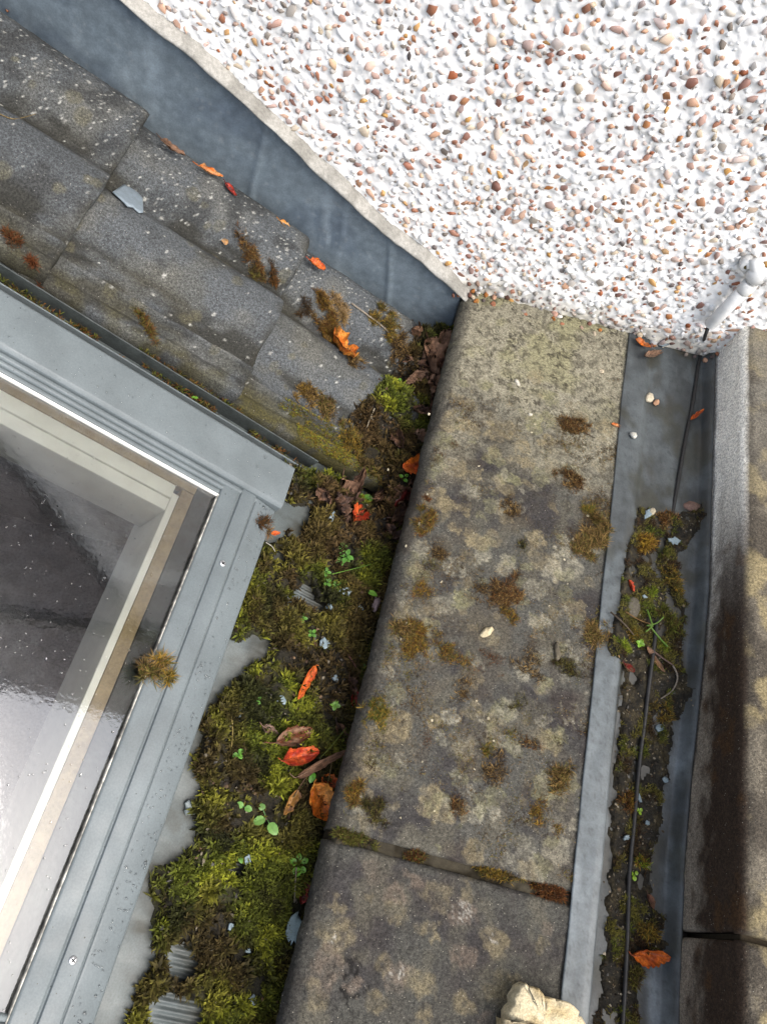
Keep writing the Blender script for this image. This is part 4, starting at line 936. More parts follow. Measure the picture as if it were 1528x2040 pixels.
# soil and moss in the lead gutter
gx2 = np.arange(.345, .488, .0024); gy2 = np.arange(-.12, .86, .0024); X, Y = np.meshgrid(gx2, gy2, indexing='ij')
wx = X + .009 * (fbm(X * 70, Y * 70, 0, 261, 4) - .5) * 2; wy = Y + .014 * (fbm(X * 70, Y * 70, 5, 263, 4) - .5) * 2
GM = np.zeros(X.shape)
for dx, dy in ((0, 0), (.003, 0), (-.003, 0), (0, .004), (0, -.004)): GM += in_poly(GP, wx + dx, wy + dy)
GM /= 5.; GM *= sstep(.36, .54, fbm(X * 50, Y * 36, 0, 265, 4) + .10)
GZ2 = gut_z(X, Y) + np.where(GM > .01, GM ** 1.2 * (.0006 + .008 * fbm(X * 60, Y * 60, 0, 267, 3)), -.003)
sel = GM > .02; keep = sel.copy(); keep[1:] |= sel[:-1]; keep[:-1] |= sel[1:]; keep[:, 1:] |= sel[:, :-1]; keep[:, :-1] |= sel[:, 1:]
idx = -np.ones(X.shape, int); idx[keep] = np.arange(keep.sum()); q = idx.ravel()[grid_faces(*X.shape)]; q = q[(q >= 0).all(1)]
Vb = np.stack([X, Y, GZ2], -1)[keep]; cb = mixc(np.tile(seen(44, 40, 30), (len(Vb), 1)), seen(74, 66, 46), sstep(.45, .65, fbm(Vb[:, 0] * 90, Vb[:, 1] * 90, 0, 269, 3)))
tag(put('gutter_soil', Vb, q[:, ::-1], MT['soil'], None, cb, loc=(.42, .3, -.05)), 'dark gritty soil lying along the lead gutter', 'soil', kind='stuff')
def gsurf(x, y):
    i = np.clip(np.round((np.asarray(x) - gx2[0]) / .0024).astype(int), 0, len(gx2) - 1); j = np.clip(np.round((np.asarray(y) - gy2[0]) / .0024).astype(int), 0, len(gy2) - 1)
    return np.maximum(GZ2[i, j], gut_z(np.asarray(x, float), np.asarray(y, float)))
cum = np.cumsum(GM.ravel()); i = np.searchsorted(cum, rg.random(7000) * cum[-1]); a, b2 = np.unravel_index(i, GM.shape)
Q = np.stack([gx2[a], gy2[b2], GZ2[a, b2]], -1) + rg.normal(0, .001, (7000, 3)) * (1, 1, 0)
pr_ = fbm(Q[:, 0] * 40, Q[:, 1] * 40, 0, 271, 3) + .18 * sstep(.35, .6, Q[:, 1]); Q = Q[pr_ > .58]
C = mixc(mixc(np.tile(OLV, (len(Q), 1)), DKB, sstep(.4, .6, fbm(Q[:, 0] * 50, Q[:, 1] * 50, 0, 273, 3))), GREEN, sstep(.55, .7, fbm(Q[:, 0] * 40, Q[:, 1] * 40, 3, 275, 3)))
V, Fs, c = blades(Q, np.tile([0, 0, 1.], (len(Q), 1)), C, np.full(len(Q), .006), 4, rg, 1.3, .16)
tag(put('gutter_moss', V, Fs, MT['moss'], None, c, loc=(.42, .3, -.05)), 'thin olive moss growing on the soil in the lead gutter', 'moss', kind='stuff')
cab = [(1238,2060),(1243,1980),(1247,1900),(1250,1820),(1252,1750),(1257,1690),(1262,1640),(1268,1570),(1275,1500),(1283,1440),(1290,1380),(1300,1300),(1318,1180),(1335,1060),(1350,960),(1366,870),(1380,800),(1390,730),(1398,690)]
cp = [at_field(u_, v_, gsurf) + np.array([0, 0, -.004 if 1050 < v_ < 1260 else .0022]) for u_, v_ in cab]
pe = at_wall(1412, 648, WY - .016); cp += [at_wall(1405, 668, WY - .02), pe]
V, Fs = tube(smooth_path([cp[0] + (cp[0] - cp[1]) * 3] + cp, 70), .0031, 8)
tag(put('cable', V, Fs, MT['cable']), 'thin black cable lying along the lead gutter into the white conduit', 'cable')
LIME = seen(150, 170, 40)
for a, b2, rx, ry, cols, n, L, lab in (
    (1330,1040,22,22,[RUSTY, STRAW, BROWN],240,.009,'rusty brown moss cushion in the gutter below the bare lead'),
    (1288,1080,22,24,[GOLD, seen(176,140,40), RUSTY],300,.009,'bright golden moss cushion in the lead gutter'),
    (1322,1100,14,12,[GREEN, OLV],90,.007,'green moss cushion beside the golden one in the gutter'),
    (1335,1160,30,28,[BROWN, GOLD, OLV],320,.009,'brown gold moss cushion beside the cable in the gutter'),
    (1300,1178,12,15,[LIME, GREEN],150,.006,'bright lime moss cushion by the flat grey stone in the gutter'),
    (1335,1240,30,30,[BROWN, OLV, GREEN],320,.009,'broad brown green moss clump under the weed sprig in the gutter'),
    (1243,1285,26,12,[LIME, LIME, GREEN],300,.006,'crescent of bright lime moss creeping onto the lead lip'),
    (1258,1262,16,10,[GOLD, OLV],80,.008,'small golden moss bit above the lime crescent'),
    (1322,1290,18,10,[LIME, GREEN],110,.006,'lime green moss patch right of the cable by the twig'),
    (1320,1420,24,20,[GOLD, OLV, BROWN],160,.007,'thin golden moss patch in the middle of the gutter soil'),
    (1250,1600,20,26,[RUSTY, BROWN, GOLD],180,.007,'rusty moss patch beside the cable low in the gutter'),
    (1282,1720,16,12,[LIME, GOLD],90,.006,'yellow green moss dot near the clover seedling in the gutter'),
    (1290,1852,30,20,[GOLD, BROWN, OLV],260,.008,'golden brown moss cushion above the orange leaf in the gutter'),
    (1268,1955,20,20,[BROWN, OLV],110,.008,'brown moss scrap beside the cable at the low end of the gutter')):
    P = at_field(a, b2, gsurf); rx, ry = px_r(rx, P), px_r(ry, P)
    tuft(P, (0, 0, 1), rx, cols, n, L, rg, lab, ry=ry, k=3, spread=1.4, w=.09, flat=.6, support=gsurf)

# crumbs of rotted leaf and grit in the moss and the gutter
def crumbs(P, Nm, C, r_, rg_, name, label):
    n = len(P); A = rg_.normal(size=(n, 3)); Nq = Nm + rg_.normal(0, .45, (n, 3)); Nq /= np.linalg.norm(Nq, axis=1)[:, None]
    A -= Nq * (A * Nq).sum(1)[:, None]; A /= np.linalg.norm(A, axis=1)[:, None]; B = np.cross(Nq, A)
    th_ = np.arange(5) * 2 * math.pi / 5; rr = r_[:, None] * rg_.uniform(.5, 1.3, (n, 5)); el = rg_.uniform(.4, 1., (n, 1))
    V = P[:, None] + (rr * np.cos(th_))[..., None] * A[:, None] + (rr * np.sin(th_) * el)[..., None] * B[:, None] + Nq[:, None] * (r_[:, None] * rg_.normal(0, .25, (n, 5)))[..., None]
    top = P + Nq * r_[:, None] * .45; V = np.concatenate([V, top[:, None]], 1).reshape(-1, 3); b0 = np.arange(n)[:, None] * 6; k5 = np.arange(5)
    Fq = np.stack([b0 + k5, b0 + (k5 + 1) % 5, np.broadcast_to(b0 + 5, (n, 5))], -1).reshape(-1, 3)
    return tag(put(name, V, Fq, MT['dryleaf'], None, np.repeat(C * rg_.uniform(.6, 1.4, (n, 1)), 6, 0), smooth=False), label, 'litter', kind='stuff')
rgc = np.random.default_rng(55); Pc, _m = scatter(2600, rgc); kc = rgc.random(len(Pc)) < .25 + .75 * sstep(.48, .62, fbm(Pc[:, 0] * 20, Pc[:, 1] * 20, 0, 431, 3)); Pc = Pc[kc] + np.array([0, 0, .004])
Cc = np.array([seen(96, 74, 56), seen(60, 48, 38), seen(128, 104, 78), seen(86, 84, 80), seen(150, 140, 120)])[rgc.integers(5, size=len(Pc))]
crumbs(Pc, np.tile([ST * .6, 0, 1.], (len(Pc), 1)), Cc, rgc.uniform(.0010, .0042, len(Pc)), rgc, 'leaf_litter', 'crumbs of rotted brown leaf and grit scattered through the moss mat')
i = np.searchsorted(cum, rgc.random(1500) * cum[-1]); a, b2 = np.unravel_index(i, GM.shape)
Pc = np.stack([gx2[a] + rgc.normal(0, .004, 1500), gy2[b2], GZ2[a, b2]], -1); Pc[:, 2] = gsurf(Pc[:, 0], Pc[:, 1]) + .0004; Pc = Pc[(Pc[:, 0] > .38) & (Pc[:, 0] < .484)]
Cc = np.array([seen(96, 80, 60), seen(60, 52, 42), seen(140, 126, 100), seen(90, 88, 84), seen(170, 160, 140)])[rgc.integers(5, size=len(Pc))]
crumbs(Pc, np.tile([0, 0, 1.], (len(Pc), 1)), Cc, rgc.uniform(.0007, .0026, len(Pc)), rgc, 'gutter_grit', 'fine grit and leaf crumbs strewn along the lead gutter')
# ------------------------------------------------------------------ leaves
def frame_on(pa, pb, surf, lift):
    A, B = at_field(*pa, surf), at_field(*pb, surf); c = (A + B) / 2; T = B - A; Lr = np.linalg.norm(T)
    e = .006; x, y = np.array([c[0]]), np.array([c[1]])
    gxs = float((surf(x + e, y) - surf(x - e, y))[0] / (2 * e)); gys = float((surf(x, y + e) - surf(x, y - e))[0] / (2 * e))
    gxs, gys = np.clip(gxs, -.8, .8), np.clip(gys, -.8, .8); Nn = np.array([-gxs, -gys, 1.]); Nn /= np.linalg.norm(Nn)
    T = T / Lr; T = T - Nn * (T @ Nn); T /= np.linalg.norm(T); Bv = np.cross(Nn, T)
    return c + Nn * lift, T, Bv, Nn, Lr
def leaf(pa, pb, wid, c1, c2, label, surf=ground, fold=.25, bend=.25, roll=0., crinkle=.10, tooth=.06, lift=.004, mat='leaf', stem=None, prof_=.55, group=None, seed=0, tilt=0., name='fallen_leaf', cat='leaf', taper=.72):
    c, T, B, Nn, L = frame_on(pa, pb, surf, lift); rg_ = np.random.default_rng(seed + int(pa[0] * 7 + pa[1]))
    if tilt: Nn, B = Nn * math.cos(tilt) + B * math.sin(tilt), B * math.cos(tilt) - Nn * math.sin(tilt)
    nt_, nw = 22, 13; W = px_r(wid, c)
    t = np.linspace(0, 1, nt_)[:, None]; w = np.linspace(-1, 1, nw)[None, :]
    hw = W / 2 * np.clip(np.sin(math.pi * t ** taper), 0, 1) ** prof_
    hw = hw * (1 + tooth * np.sin(t * 44 + 1.3 * np.sign(w)) + .75 * (fbm(t * 7, w * 0 + np.sign(w) * 3, seed, 281, 3) - .5))
    ws = w * np.ones_like(t)
    z = fold * np.abs(ws) * hw + bend * L * (t - .5) ** 2 * 1.6 + roll * hw * ws ** 2
    z = z + 2.2 * crinkle * W * (fbm(t * 6 + seed, ws * 3, 0, 283, 4) - .5) + .02 * W * np.sin(t * 40 - np.abs(ws) * 6)
    la = L * (t - .5) + .08 * W * ws ** 2; lb = hw * ws * (1 - .35 * abs(roll) * np.abs(ws))
    V = (c + la[..., None] * T + lb[..., None] * B + (z - z.mean())[..., None] * Nn).reshape(-1, 3)
    cn = fbm(t * 4 + seed, ws * 2, 0, 285, 4); vein = np.exp(-(ws / .07) ** 2) + .5 * (np.abs(np.sin(t * 20 - np.abs(ws) * 4.5)) < .16)
    col = mixc(np.tile(c1, (*cn.shape, 1)), c2, sstep(.35, .65, cn)); col = mixc(col, col * .6, np.clip(vein, 0, 1) * .6)
    col = mixc(col, col * .45, .7 * sstep(.66, .74, fbm(t * 12 + seed, ws * 5, 0, 287, 2)))
    V2 = np.concatenate([V, V - Nn * .0005]); q = grid_faces(nt_, nw); nn = nt_ * nw
    idx_ = np.arange(nn).reshape(nt_, nw); lp = np.concatenate([idx_[0], idx_[1:, -1], idx_[-1, -2::-1], idx_[-2:0:-1, 0]]); l2 = np.roll(lp, -1)
    sk_ = np.stack([lp, l2, l2 + nn, lp + nn], -1); col = col.reshape(-1, 3)
    base = c - T * L * .5
    root = empty(name, tuple(base), label, cat, group)
    put('blade', V2, [q[:, ::-1], q + nn, sk_], MT[mat], root, np.concatenate([col, col * .9]))
    sl_ = stem if stem is not None else .25
    if sl_:
        z0 = float((z - z.mean())[0, nw // 2]); p0 = c - T * L * .48 + Nn * z0
        Vs, Fs_ = tube(smooth_path([p0 + T * L * .25, p0, p0 - T * L * sl_ * .6 + B * L * .04, p0 - T * L * sl_ + B * L * .10 - Nn * .001], 9), .0007, 5)
        put('stem', Vs, Fs_, MT['leaf'], root, c2 * .7)
    return root
OR, OR2, RED, RED2, BR, BR2, DB, YB_, TANL, DKR = [seen(*q, k=.66) for q in ((226, 118, 36), (238, 158, 66), (180, 54, 32), (210, 92, 42), (114, 84, 64), (146, 114, 92), (68, 50, 42), (156, 112, 52), (206, 156, 102), (112, 30, 26))]
copz = flatz
rim = lambda x, y: P0[2] - (np.asarray(x, float) - P0[0]) * math.tan(TH) + .026      # upper face of the tile roll along the flashing
leaf((660,672),(686,736),54,OR,OR2,'bright orange leaf curled on the lowest roof tile',tile_z,.3,.5,.4,.2,.12,.018,seed=1,stem=.1)
leaf((614,518),(644,538),22,OR,RED2,'small orange red leaf tucked under the flashing beside the tiles',rim,.3,.3,.4,.15,.1,.004,seed=2)
leaf((392,334),(440,356),16,TANL,OR,'narrow tan orange leaf caught under the edge of the flashing',rim,.4,.3,.6,.1,.05,.006,seed=3)
leaf((553,442),(578,464),14,TANL,OR2,'small pale tan leaf lying at the foot of the flashing',rim,.4,.3,.5,.1,.05,.006,seed=4)
leaf((446,366),(468,392),14,RED,DKR,'small dark red leaf wedged between tile and flashing',rim,.3,.3,.4,.1,.05,.004,seed=5)
leaf((318,280),(366,312),18,BR2,BR,'shrivelled brown leaf strip lying along the tile by the flashing',rim,.3,.3,.5,.2,.05,.004,'dryleaf',seed=6)
leaf((8,-4),(14,26),18,OR,BR,'orange brown leaf at the upper end of the flashing gap',tile_z,.3,.3,.4,.2,.05,.004,seed=7)
leaf((836,926),(784,934),46,RED2,OR,'vivid orange leaf poking out beside the parapet coping',ground,.35,.3,.2,.1,.05,.030,seed=8,tilt=.15)
leaf((724,1018),(690,1056),42,RED,RED2,'glossy red leaf resting on a dead brown leaf below the tile lip',ground,.3,.35,.5,.15,.08,.012,seed=9)
leaf((668,962),(702,1046),60,BR,BR2,'large dead brown leaf lying under the glossy red one',ground,.3,.35,.5,.35,.08,.006,'dryleaf',seed=10)
leaf((850,684),(870,770),56,BR2,BR,'big crumpled brown leaf pressed against the top of the parapet',ground,.4,.3,.6,.4,.08,.016,'dryleaf',seed=11)
leaf((806,646),(846,700),40,BR,seen(160,120,90),'torn brown leaf between the flashing and the tile foot',ground,.4,.3,.4,.4,.08,.012,'dryleaf',seed=12)
leaf((832,730),(866,790),34,BR2,DB,'shrivelled brown leaf beside the seedlings near the parapet',ground,.4,.4,.6,.4,.1,.010,'dryleaf',seed=13)
leaf((876,780),(852,840),26,BR,DB,'narrow dark brown leaf tucked along the parapet edge',ground,.4,.3,.6,.3,.05,.008,'dryleaf',seed=14)
leaf((790,862),(812,900),30,DB,BR,'purple brown dead leaf in the moss above the vivid orange leaf',ground,.4,.3,.5,.3,.1,.008,'dryleaf',seed=15)
leaf((816,985),(770,1060),50,DB,DKR,'dark wet dead leaf in the shade of the parapet',ground,.4,.3,.6,.3,.05,.008,seed=16)
leaf((780,975),(820,990),26,BR,BR2,'brown curled leaf at the very end of the mossy tile lip',ground,.4,.5,.8,.3,.1,.008,'dryleaf',seed=17)
leaf((618,1326),(586,1392),24,RED2,OR,'long narrow orange red leaf lying on the moss',ground,.35,.2,.4,.06,.04,.010,seed=18,stem=.08)
leaf((538,1484),(612,1456),42,BR2,seen(140,80,50),'reddish brown curled leaf on the moss above the bright red one',ground,.35,.35,.5,.15,.05,.012,'dryleaf',seed=19)
leaf((548,1527),(626,1502),44,RED,RED2,'bright red glossy leaf in the middle of the moss',ground,.35,.3,.5,.15,.05,.014,seed=20,stem=.08)
leaf((578,1548),(684,1490),20,BR,BR2,'long folded brown leaf lying across the bright red leaf',ground,.5,.2,.6,.1,.03,.020,'dryleaf',seed=21,stem=.08)
leaf((616,1556),(648,1628),58,OR,OR2,'large glossy orange leaf half under the parapet edge',ground,.25,.3,.25,.10,.05,.012,seed=22,stem=.05)
leaf((640,1546),(672,1580),40,RED2,OR,'orange red leaf behind the large glossy orange one',ground,.3,.3,.3,.1,.05,.006,seed=23,stem=.0)
leaf((584,1570),(560,1620),28,YB_,BR,'yellow brown leaf with long stalk beside the large orange leaf',ground,.4,.3,.5,.1,.04,.012,seed=24,stem=.7)
leaf((603,1752),(596,1800),30,DKR,RED,'dark red leaf at the parapet below the mortar joint',ground,.4,.2,.3,.1,.04,.006,seed=25)
leaf((704,1376),(704,1412),20,RED,DKR,'small red leaf edge showing beside the parapet',ground,.3,.2,.2,.1,.04,.006,seed=26)
leaf((512,1444),(546,1462),22,seen(140,116,104),BR2,'small greyish brown leaf beside the curled reddish brown leaf',ground,.3,.3,.4,.2,.05,.010,'dryleaf',seed=27)
leaf((692,1350),(700,1384),24,DB,BR,'dark brown leaf on edge by the parapet above the red sliver',ground,.4,.3,.5,.2,.05,.008,'dryleaf',seed=28)
leaf((668,1440),(690,1480),22,BR,DB,'brown withered leaf against the parapet beside the red leaf',ground,.4,.3,.5,.3,.05,.008,'dryleaf',seed=29)
leaf((574,1480),(606,1500),34,seen(52,48,50),DB,'blackened rotten leaf between the brown and red leaves',ground,.3,.3,.3,.3,.05,.006,seed=30,stem=0)
leaf((1350,678),(1394,688),34,OR,seen(200,110,40),'orange brown leaf lying against the wall beside the cable',gsurf,.3,.3,.4,.15,.15,.008,seed=31,stem=.05)
leaf((1262,680),(1290,698),18,OR,seen(200,120,60),'small orange leaf scrap at the corner of coping and gutter',gsurf,.3,.4,.4,.1,.05,.008,seed=32,stem=0)
leaf((1268,716),(1322,698),16,seen(150,124,104),BR2,'dry brown leaf strip at the top of the lead gutter',gsurf,.4,.2,.4,.2,.05,.006,'dryleaf',seed=33,stem=0)
leaf((1256,1898),(1324,1896),40,OR,seen(214,100,40),'folded orange leaf lying in the lower lead gutter',gsurf,.5,.35,.5,.12,.1,.010,seed=34,stem=.12)
leaf((1250,1156),(1256,1180),16,RED,RED2,'tiny red curled leaf on the lead beside the flat grey stone',gsurf,.4,.4,.6,.1,.05,.004,seed=35,stem=0)
leaf((1370,842),(1398,820),10,seen(190,80,40),OR,'small orange leaf fragment lying across the cable',gsurf,.4,.3,.5,.1,.05,.007,seed=36,stem=0)
leaf((1216,846),(1236,852),10,OR,TANL,'tiny orange leaf scrap on the coping edge by the lead',copz,.4,.3,.5,.1,.05,.003,seed=37,stem=0)
leaf((1238,1320),(1256,1336),16,BR,DKR,'small brown red leaf on the gutter moss near the lime crescent',gsurf,.4,.3,.5,.2,.05,.005,'dryleaf',seed=38,stem=.2)
leaf((1282,1290),(1320,1340),14,seen(160,120,80),BR2,'dry folded leaf under the gutter twig',gsurf,.4,.3,.5,.2,.05,.005,'dryleaf',seed=39,stem=0)
leaf((1287,1782),(1296,1812),16,seen(150,100,80),BR,'small pinkish brown leaf low in the lead gutter',gsurf,.4,.3,.5,.2,.05,.004,'dryleaf',seed=40,stem=.2)
leaf((538,1064),(556,1062),10,OR,RED2,'tiny orange scrap beside the tuft on the skylight cover',lambda x, y: rp(.232, .45, .041)[2] + (np.asarray(x) - rp(.232, .45, .041)[0]) * -math.tan(TH),.3,.3,.3,.1,.05,.002,seed=41,stem=0)
leaf((455,484),(442,478),12,seen(190,170,140),TANL,'pale oval seed on the middle tile',tile_z,.3,.1,.3,.05,.0,.003,'dryleaf',seed=42,stem=0,name='seed',cat='seed')
leaf((852,726),(878,752),34,BR2,seen(150,110,90),'pinkish brown dead leaf wedged at the parapet top corner',ground,.4,.4,.6,.4,.1,.024,'dryleaf',seed=44)

rg5 = np.random.default_rng(91)
for k, (px, py, L_, W_) in enumerate(((870,700,56,36),(848,700,46,30),(868,740,56,34),(846,712,60,36),(852,772,50,28),(822,752,44,26),(862,806,46,26),(838,820,40,22),(812,716,40,24),(838,880,40,24),(824,960,44,26),(800,1030,60,34),(786,1004,50,30),(776,1066,46,26),(752,996,36,22),(700,985,50,30),(668,1010,50,34),(648,985,40,24))):
    an = rg5.uniform(0, 2 * math.pi); dx, dy = math.cos(an) * L_ / 2, math.sin(an) * L_ / 2
    cA, cB = [(BR, BR2), (BR2, seen(164, 130, 106)), (DB, BR), (BR, DB)][k % 4 if k < 12 else 2 + k % 2]
    leaf((px - dx, py - dy), (px + dx, py + dy), W_, cA, cB, 'crumpled dead brown leaf in the litter between tile foot and parapet', ground, .4, .45, rg5.uniform(.3, .8), .5, .12, rg5.uniform(.008, .020), 'dryleaf', seed=100 + k, group='dead leaves in the valley litter', tilt=rg5.uniform(-.4, .4), stem=.15)
# ------------------------------------------------------------------ slate coloured flakes and stones
def flake(px, py, wpx, hpx, ang, surf, label='', group=None, colr=(128, 146, 154), sides=7, thick=.0018, lift=.003, name='paint_flake', cat='flake', mat='flake', dome=.0, seed=0, outline=None):
    c = at_field(px, py, surf); rg_ = np.random.default_rng(int(px * 13 + py * 7 + seed)); e = .008
    x, y = np.array([c[0]]), np.array([c[1]])
    Nn = np.array([-float(np.clip((surf(x + e, y) - surf(x - e, y))[0] / (2 * e), -.7, .7)), -float(np.clip((surf(x, y + e) - surf(x, y - e))[0] / (2 * e), -.7, .7)), 1.]) + rg_.normal(0, .10, 3); Nn /= np.linalg.norm(Nn)
    A = ROT @ np.array([math.cos(ang), math.sin(ang), 0]); A -= Nn * (A @ Nn); A /= np.linalg.norm(A); B = np.cross(Nn, A)
    m = sides * 2; a = np.sort(rg_.uniform(0, 2 * math.pi, m)) if not dome else np.arange(m) * 2 * math.pi / m
    rr = rg_.uniform(.62, 1.12, m) if not dome else rg_.uniform(.86, 1.08, m)
    u_, v_ = rr * np.cos(a) * px_r(wpx, c) / 2, rr * np.sin(a) * px_r(hpx, c) / 2
    if outline:
        O = np.array([at_field(a_, b_, surf) for a_, b_ in outline]) - c; u_, v_ = O @ A, O @ B; m = len(u_)
        if (u_ * np.roll(v_, -1) - v_ * np.roll(u_, -1)).sum() < 0: u_, v_ = u_[::-1], v_[::-1]
    ctr = c + Nn * lift; rings = []
    prof2 = ((1., -thick), (1., 0.), (.82, thick * .25)) if not dome else ((.8, -thick), (1., 0.), (.85, dome * .55), (.5, dome * .9))
    for f_, hh in prof2:
        rings.append(ctr + (u_ * f_)[:, None] * A + (v_ * f_)[:, None] * B + Nn * (hh + (.0006 if not dome else .0010) * rg_.normal(size=m)[:, None]))
    V = np.concatenate(rings + [(ctr + Nn * (thick * .2 if not dome else dome))[None], (ctr - Nn * thick)[None]]); q = []
    for k in range(len(rings) - 1):
        b0 = k * m + np.arange(m); b1 = k * m + (np.arange(m) + 1) % m; q.append(np.stack([b0, b1, b1 + m, b0 + m], -1))
    tp = (len(rings) - 1) * m; nv = len(rings) * m
    tr = np.concatenate([np.stack([tp + np.arange(m), tp + (np.arange(m) + 1) % m, np.full(m, nv)], -1), np.stack([(np.arange(m) + 1) % m, np.arange(m), np.full(m, nv + 1)], -1)])
    cc = seen(*colr, k=.72) * rg_.uniform(.85, 1.15)
    return tag(put(name, V, [np.concatenate(q), tr], MT[mat], None, cc, smooth=bool(dome)), label, cat, group)
FLB = {(657, 1030): 'upright paint flake beside the large dead brown leaf',
    (575, 1207): 'narrow blue-grey flake at the left of the upper ribbed patch',
    (688, 1177): 'pointed blue-grey flake left of the two leaved seedling',
    (645, 1285): 'notched blue-grey flake above the long orange red leaf',
    (716, 1212): 'small pale flake beside the smooth pinkish pebble',
    (660, 1210): 'small flake right of the upper ribbed patch',
    (718, 1312): 'small flake by the single green leaf at the parapet',
    (478, 1420): 'big oval blue-grey flake near the bare apron edge',
    (558, 1397): 'jagged small flake left of the long orange red leaf tip',
    (620, 1407): 'tiny flake right of the long orange red leaf tip',
    (493, 1708): 'leaf shaped flake beside the small seedling on the lower moss',
    (455, 1845): 'pale flake at the mat edge below the middle ribbed patch',
    (490, 1895): 'small flake above the lower ribbed patch',
    (665, 1352): 'long thin dark flake between the moss and the parapet',
    (500, 1996): 'angular whitish flake low in the moss mat',
    (462, 1960): 'small upright flake beside the lower ribbed patch',
    (1342, 1080): 'pale flake right of the golden moss cushion in the gutter',
    (1283, 1190): 'tiny flake at the tip of the flat grey stone',
    (1314, 1452): 'grey flake below the thin golden moss in the gutter',
    (1323, 1553): 'pale flake right of the cable in the middle gutter',
    (1287, 1641): 'small square flake below the rusty gutter moss',
    (1270, 1590): 'narrow flake lying against the cable by the rusty moss',
    (1290, 1030): 'long blue flake at the head of the gutter moss',
    (1245, 1668): 'grey flake left of the cable below the rusty moss'}
FM = 'blue-grey paint flake lying on the moss between skylight and parapet'; GMs = 'paint flakes on the moss'
for px, py, w_, h_, an in ((657,1030,14,32,.3),(575,1207,16,36,-.4),(688,1177,28,22,0),(645,1285,24,26,.2),(716,1212,16,14,0),(660,1210,18,14,.2),(718,1312,18,12,0),(478,1420,26,40,.5),(558,1397,22,20,0),(620,1407,10,12,0),(493,1708,14,26,0),(455,1845,18,14,0),(490,1895,14,12,.3),(572,1350,0,0,0),(665,1352,12,34,-.5),(500,1996,22,20,.3),(395,1560,0,0,0),(462,1960,12,16,0)):
    if w_: flake(px, py, w_, h_, an, ground, FLB[(px, py)], GMs, lift=.005)
flake(252, 400, 60, 44, .5, tile_z, lift=.014, outline=[(221,388),(240,380),(259,374),(271,392),(277,408),(283,427),(274,429),(263,416),(251,417),(238,404)], label='large blue-grey paint flake with a notch lying on the middle tile', group=None, colr=(140, 154, 164), seed=3)
flake(582, 1848, 40, 66, .2, ground, 'largest blue-grey paint flake standing by the lower coping stone', None, (140, 160, 162), lift=.010)
flake(380, 1610, 34, 30, .2, lambda x, y: base_z(x, y) + .001, 'translucent looking grey flake on the bare apron beside the moss', None, (118, 130, 132), lift=.002)
FG = 'blue-grey paint flake lying in the lead gutter'; GG = 'paint flakes in the gutter'
for px, py, w_, h_, an in ((1342,1080,26,18,.2),(1283,1190,12,9,0),(1314,1452,18,16,0),(1323,1553,14,16,0),(1287,1641,10,10,0),(1270,1590,9,24,-.2),(1290,1030,14,44,.35),(1245,1668,16,12,0)):
    flake(px, py, w_, h_, an, gsurf, FLB[(px, py)], GG, lift=.004)
for px, py, w_, h_ in ((1334,664,34,36),(1316,686,30,18),(1296,668,30,18)):
    flake(px, py, w_, h_, .3, gsurf, 'grey slate fragment piled at the wall end of the lead gutter', 'slate fragments at the wall', (128, 140, 146), lift=.005)
# stones and chips
flake(1258, 1210, 44, 50, .3, gsurf, 'flat grey stone lying in the gutter moss', None, (92, 88, 78), 7, .002, .003, 'stone', 'stone', 'stone', .006)
flake(968, 1261, 36, 18, -.6, flatz, 'knobbly cream mortar lump lying on mossy coping stone', None, (214, 200, 164), 7, .001, .002, 'mortar_lump', 'stone', 'stone', .007)
flake(1292, 794, 20, 30, .8, gsurf, 'cream mortar lump on the bare lead near the wall', None, (206, 196, 172), 6, .001, .002, 'mortar_lump', 'stone', 'stone', .006)
flake(1306, 803, 12, 18, .8, gsurf, 'pinkish mortar chip beside the cream lump on the lead', None, (190, 150, 120), 6, .001, .002, 'mortar_lump', 'stone', 'stone', .004)
flake(1260, 869, 16, 16, .2, gsurf, 'white pebble lying alone on the lead', None, (226, 224, 212), 6, .001, .002, 'stone', 'stone', 'stone', .006)
flake(745, 1203, 18, 40, .25, ground, 'smooth pinkish grey pebble between moss and parapet', None, (158, 138, 136), 7, .002, .006, 'stone', 'stone', 'stone', .007)
flake(1103, 624, 14, 26, -.2, flatz, 'pink pebble fallen from the wall onto the coping', None, (206, 164, 146), 6, .001, .002, 'stone', 'stone', 'stone', .005)
flake(1114, 633, 14, 10, -.3, flatz, 'white pebble beside the fallen pink one on the coping', None, (232, 230, 222), 6, .001, .002, 'stone', 'stone', 'stone', .004)
flake(1197, 741, 12, 10, .1, flatz, 'cream chip near the gutter on the pale end of the coping', None, (220, 204, 176), 6, .001, .001, 'stone', 'stone', 'stone', .004)
flake(1030, 763, 9, 20, -.5, flatz, 'white sliver of render on the coping', None, (228, 222, 206), 6, .001, .001, 'stone', 'stone', 'stone', .003)
flake(1056, 827, 10, 8, .0, flatz, 'small white stone chip among tan lichen on the coping', None, (224, 218, 200), 6, .001, .001, 'stone', 'stone', 'stone', .004)
flake(1036, 578, 60, 10, .15, flatz, 'flat brown flake at the foot of the wall on the coping', None, (140, 120, 104), 6, .001, .001, 'stone', 'stone', 'stone', .003)
flake(1108, 1300, 12, 46, .05, flatz, 'narrow grey stone splinter standing in dark moss on the coping', None, (120, 112, 96), 6, .001, .002, 'stone', 'stone', 'stone', .006)
flake(1296, 1022, 14, 22, .7, gsurf, 'white brown mortar crumb behind the long flake in the gutter', None, (206, 196, 170), 6, .001, .003, 'mortar_lump', 'stone', 'stone', .006)
flake(1378, 1010, 40, 24, .1, gsurf, 'brownish pink stone at the edge of the gutter moss', None, (128, 104, 94), 7, .001, .001, 'stone', 'stone', 'stone', .005)
rg3 = np.random.default_rng(77)
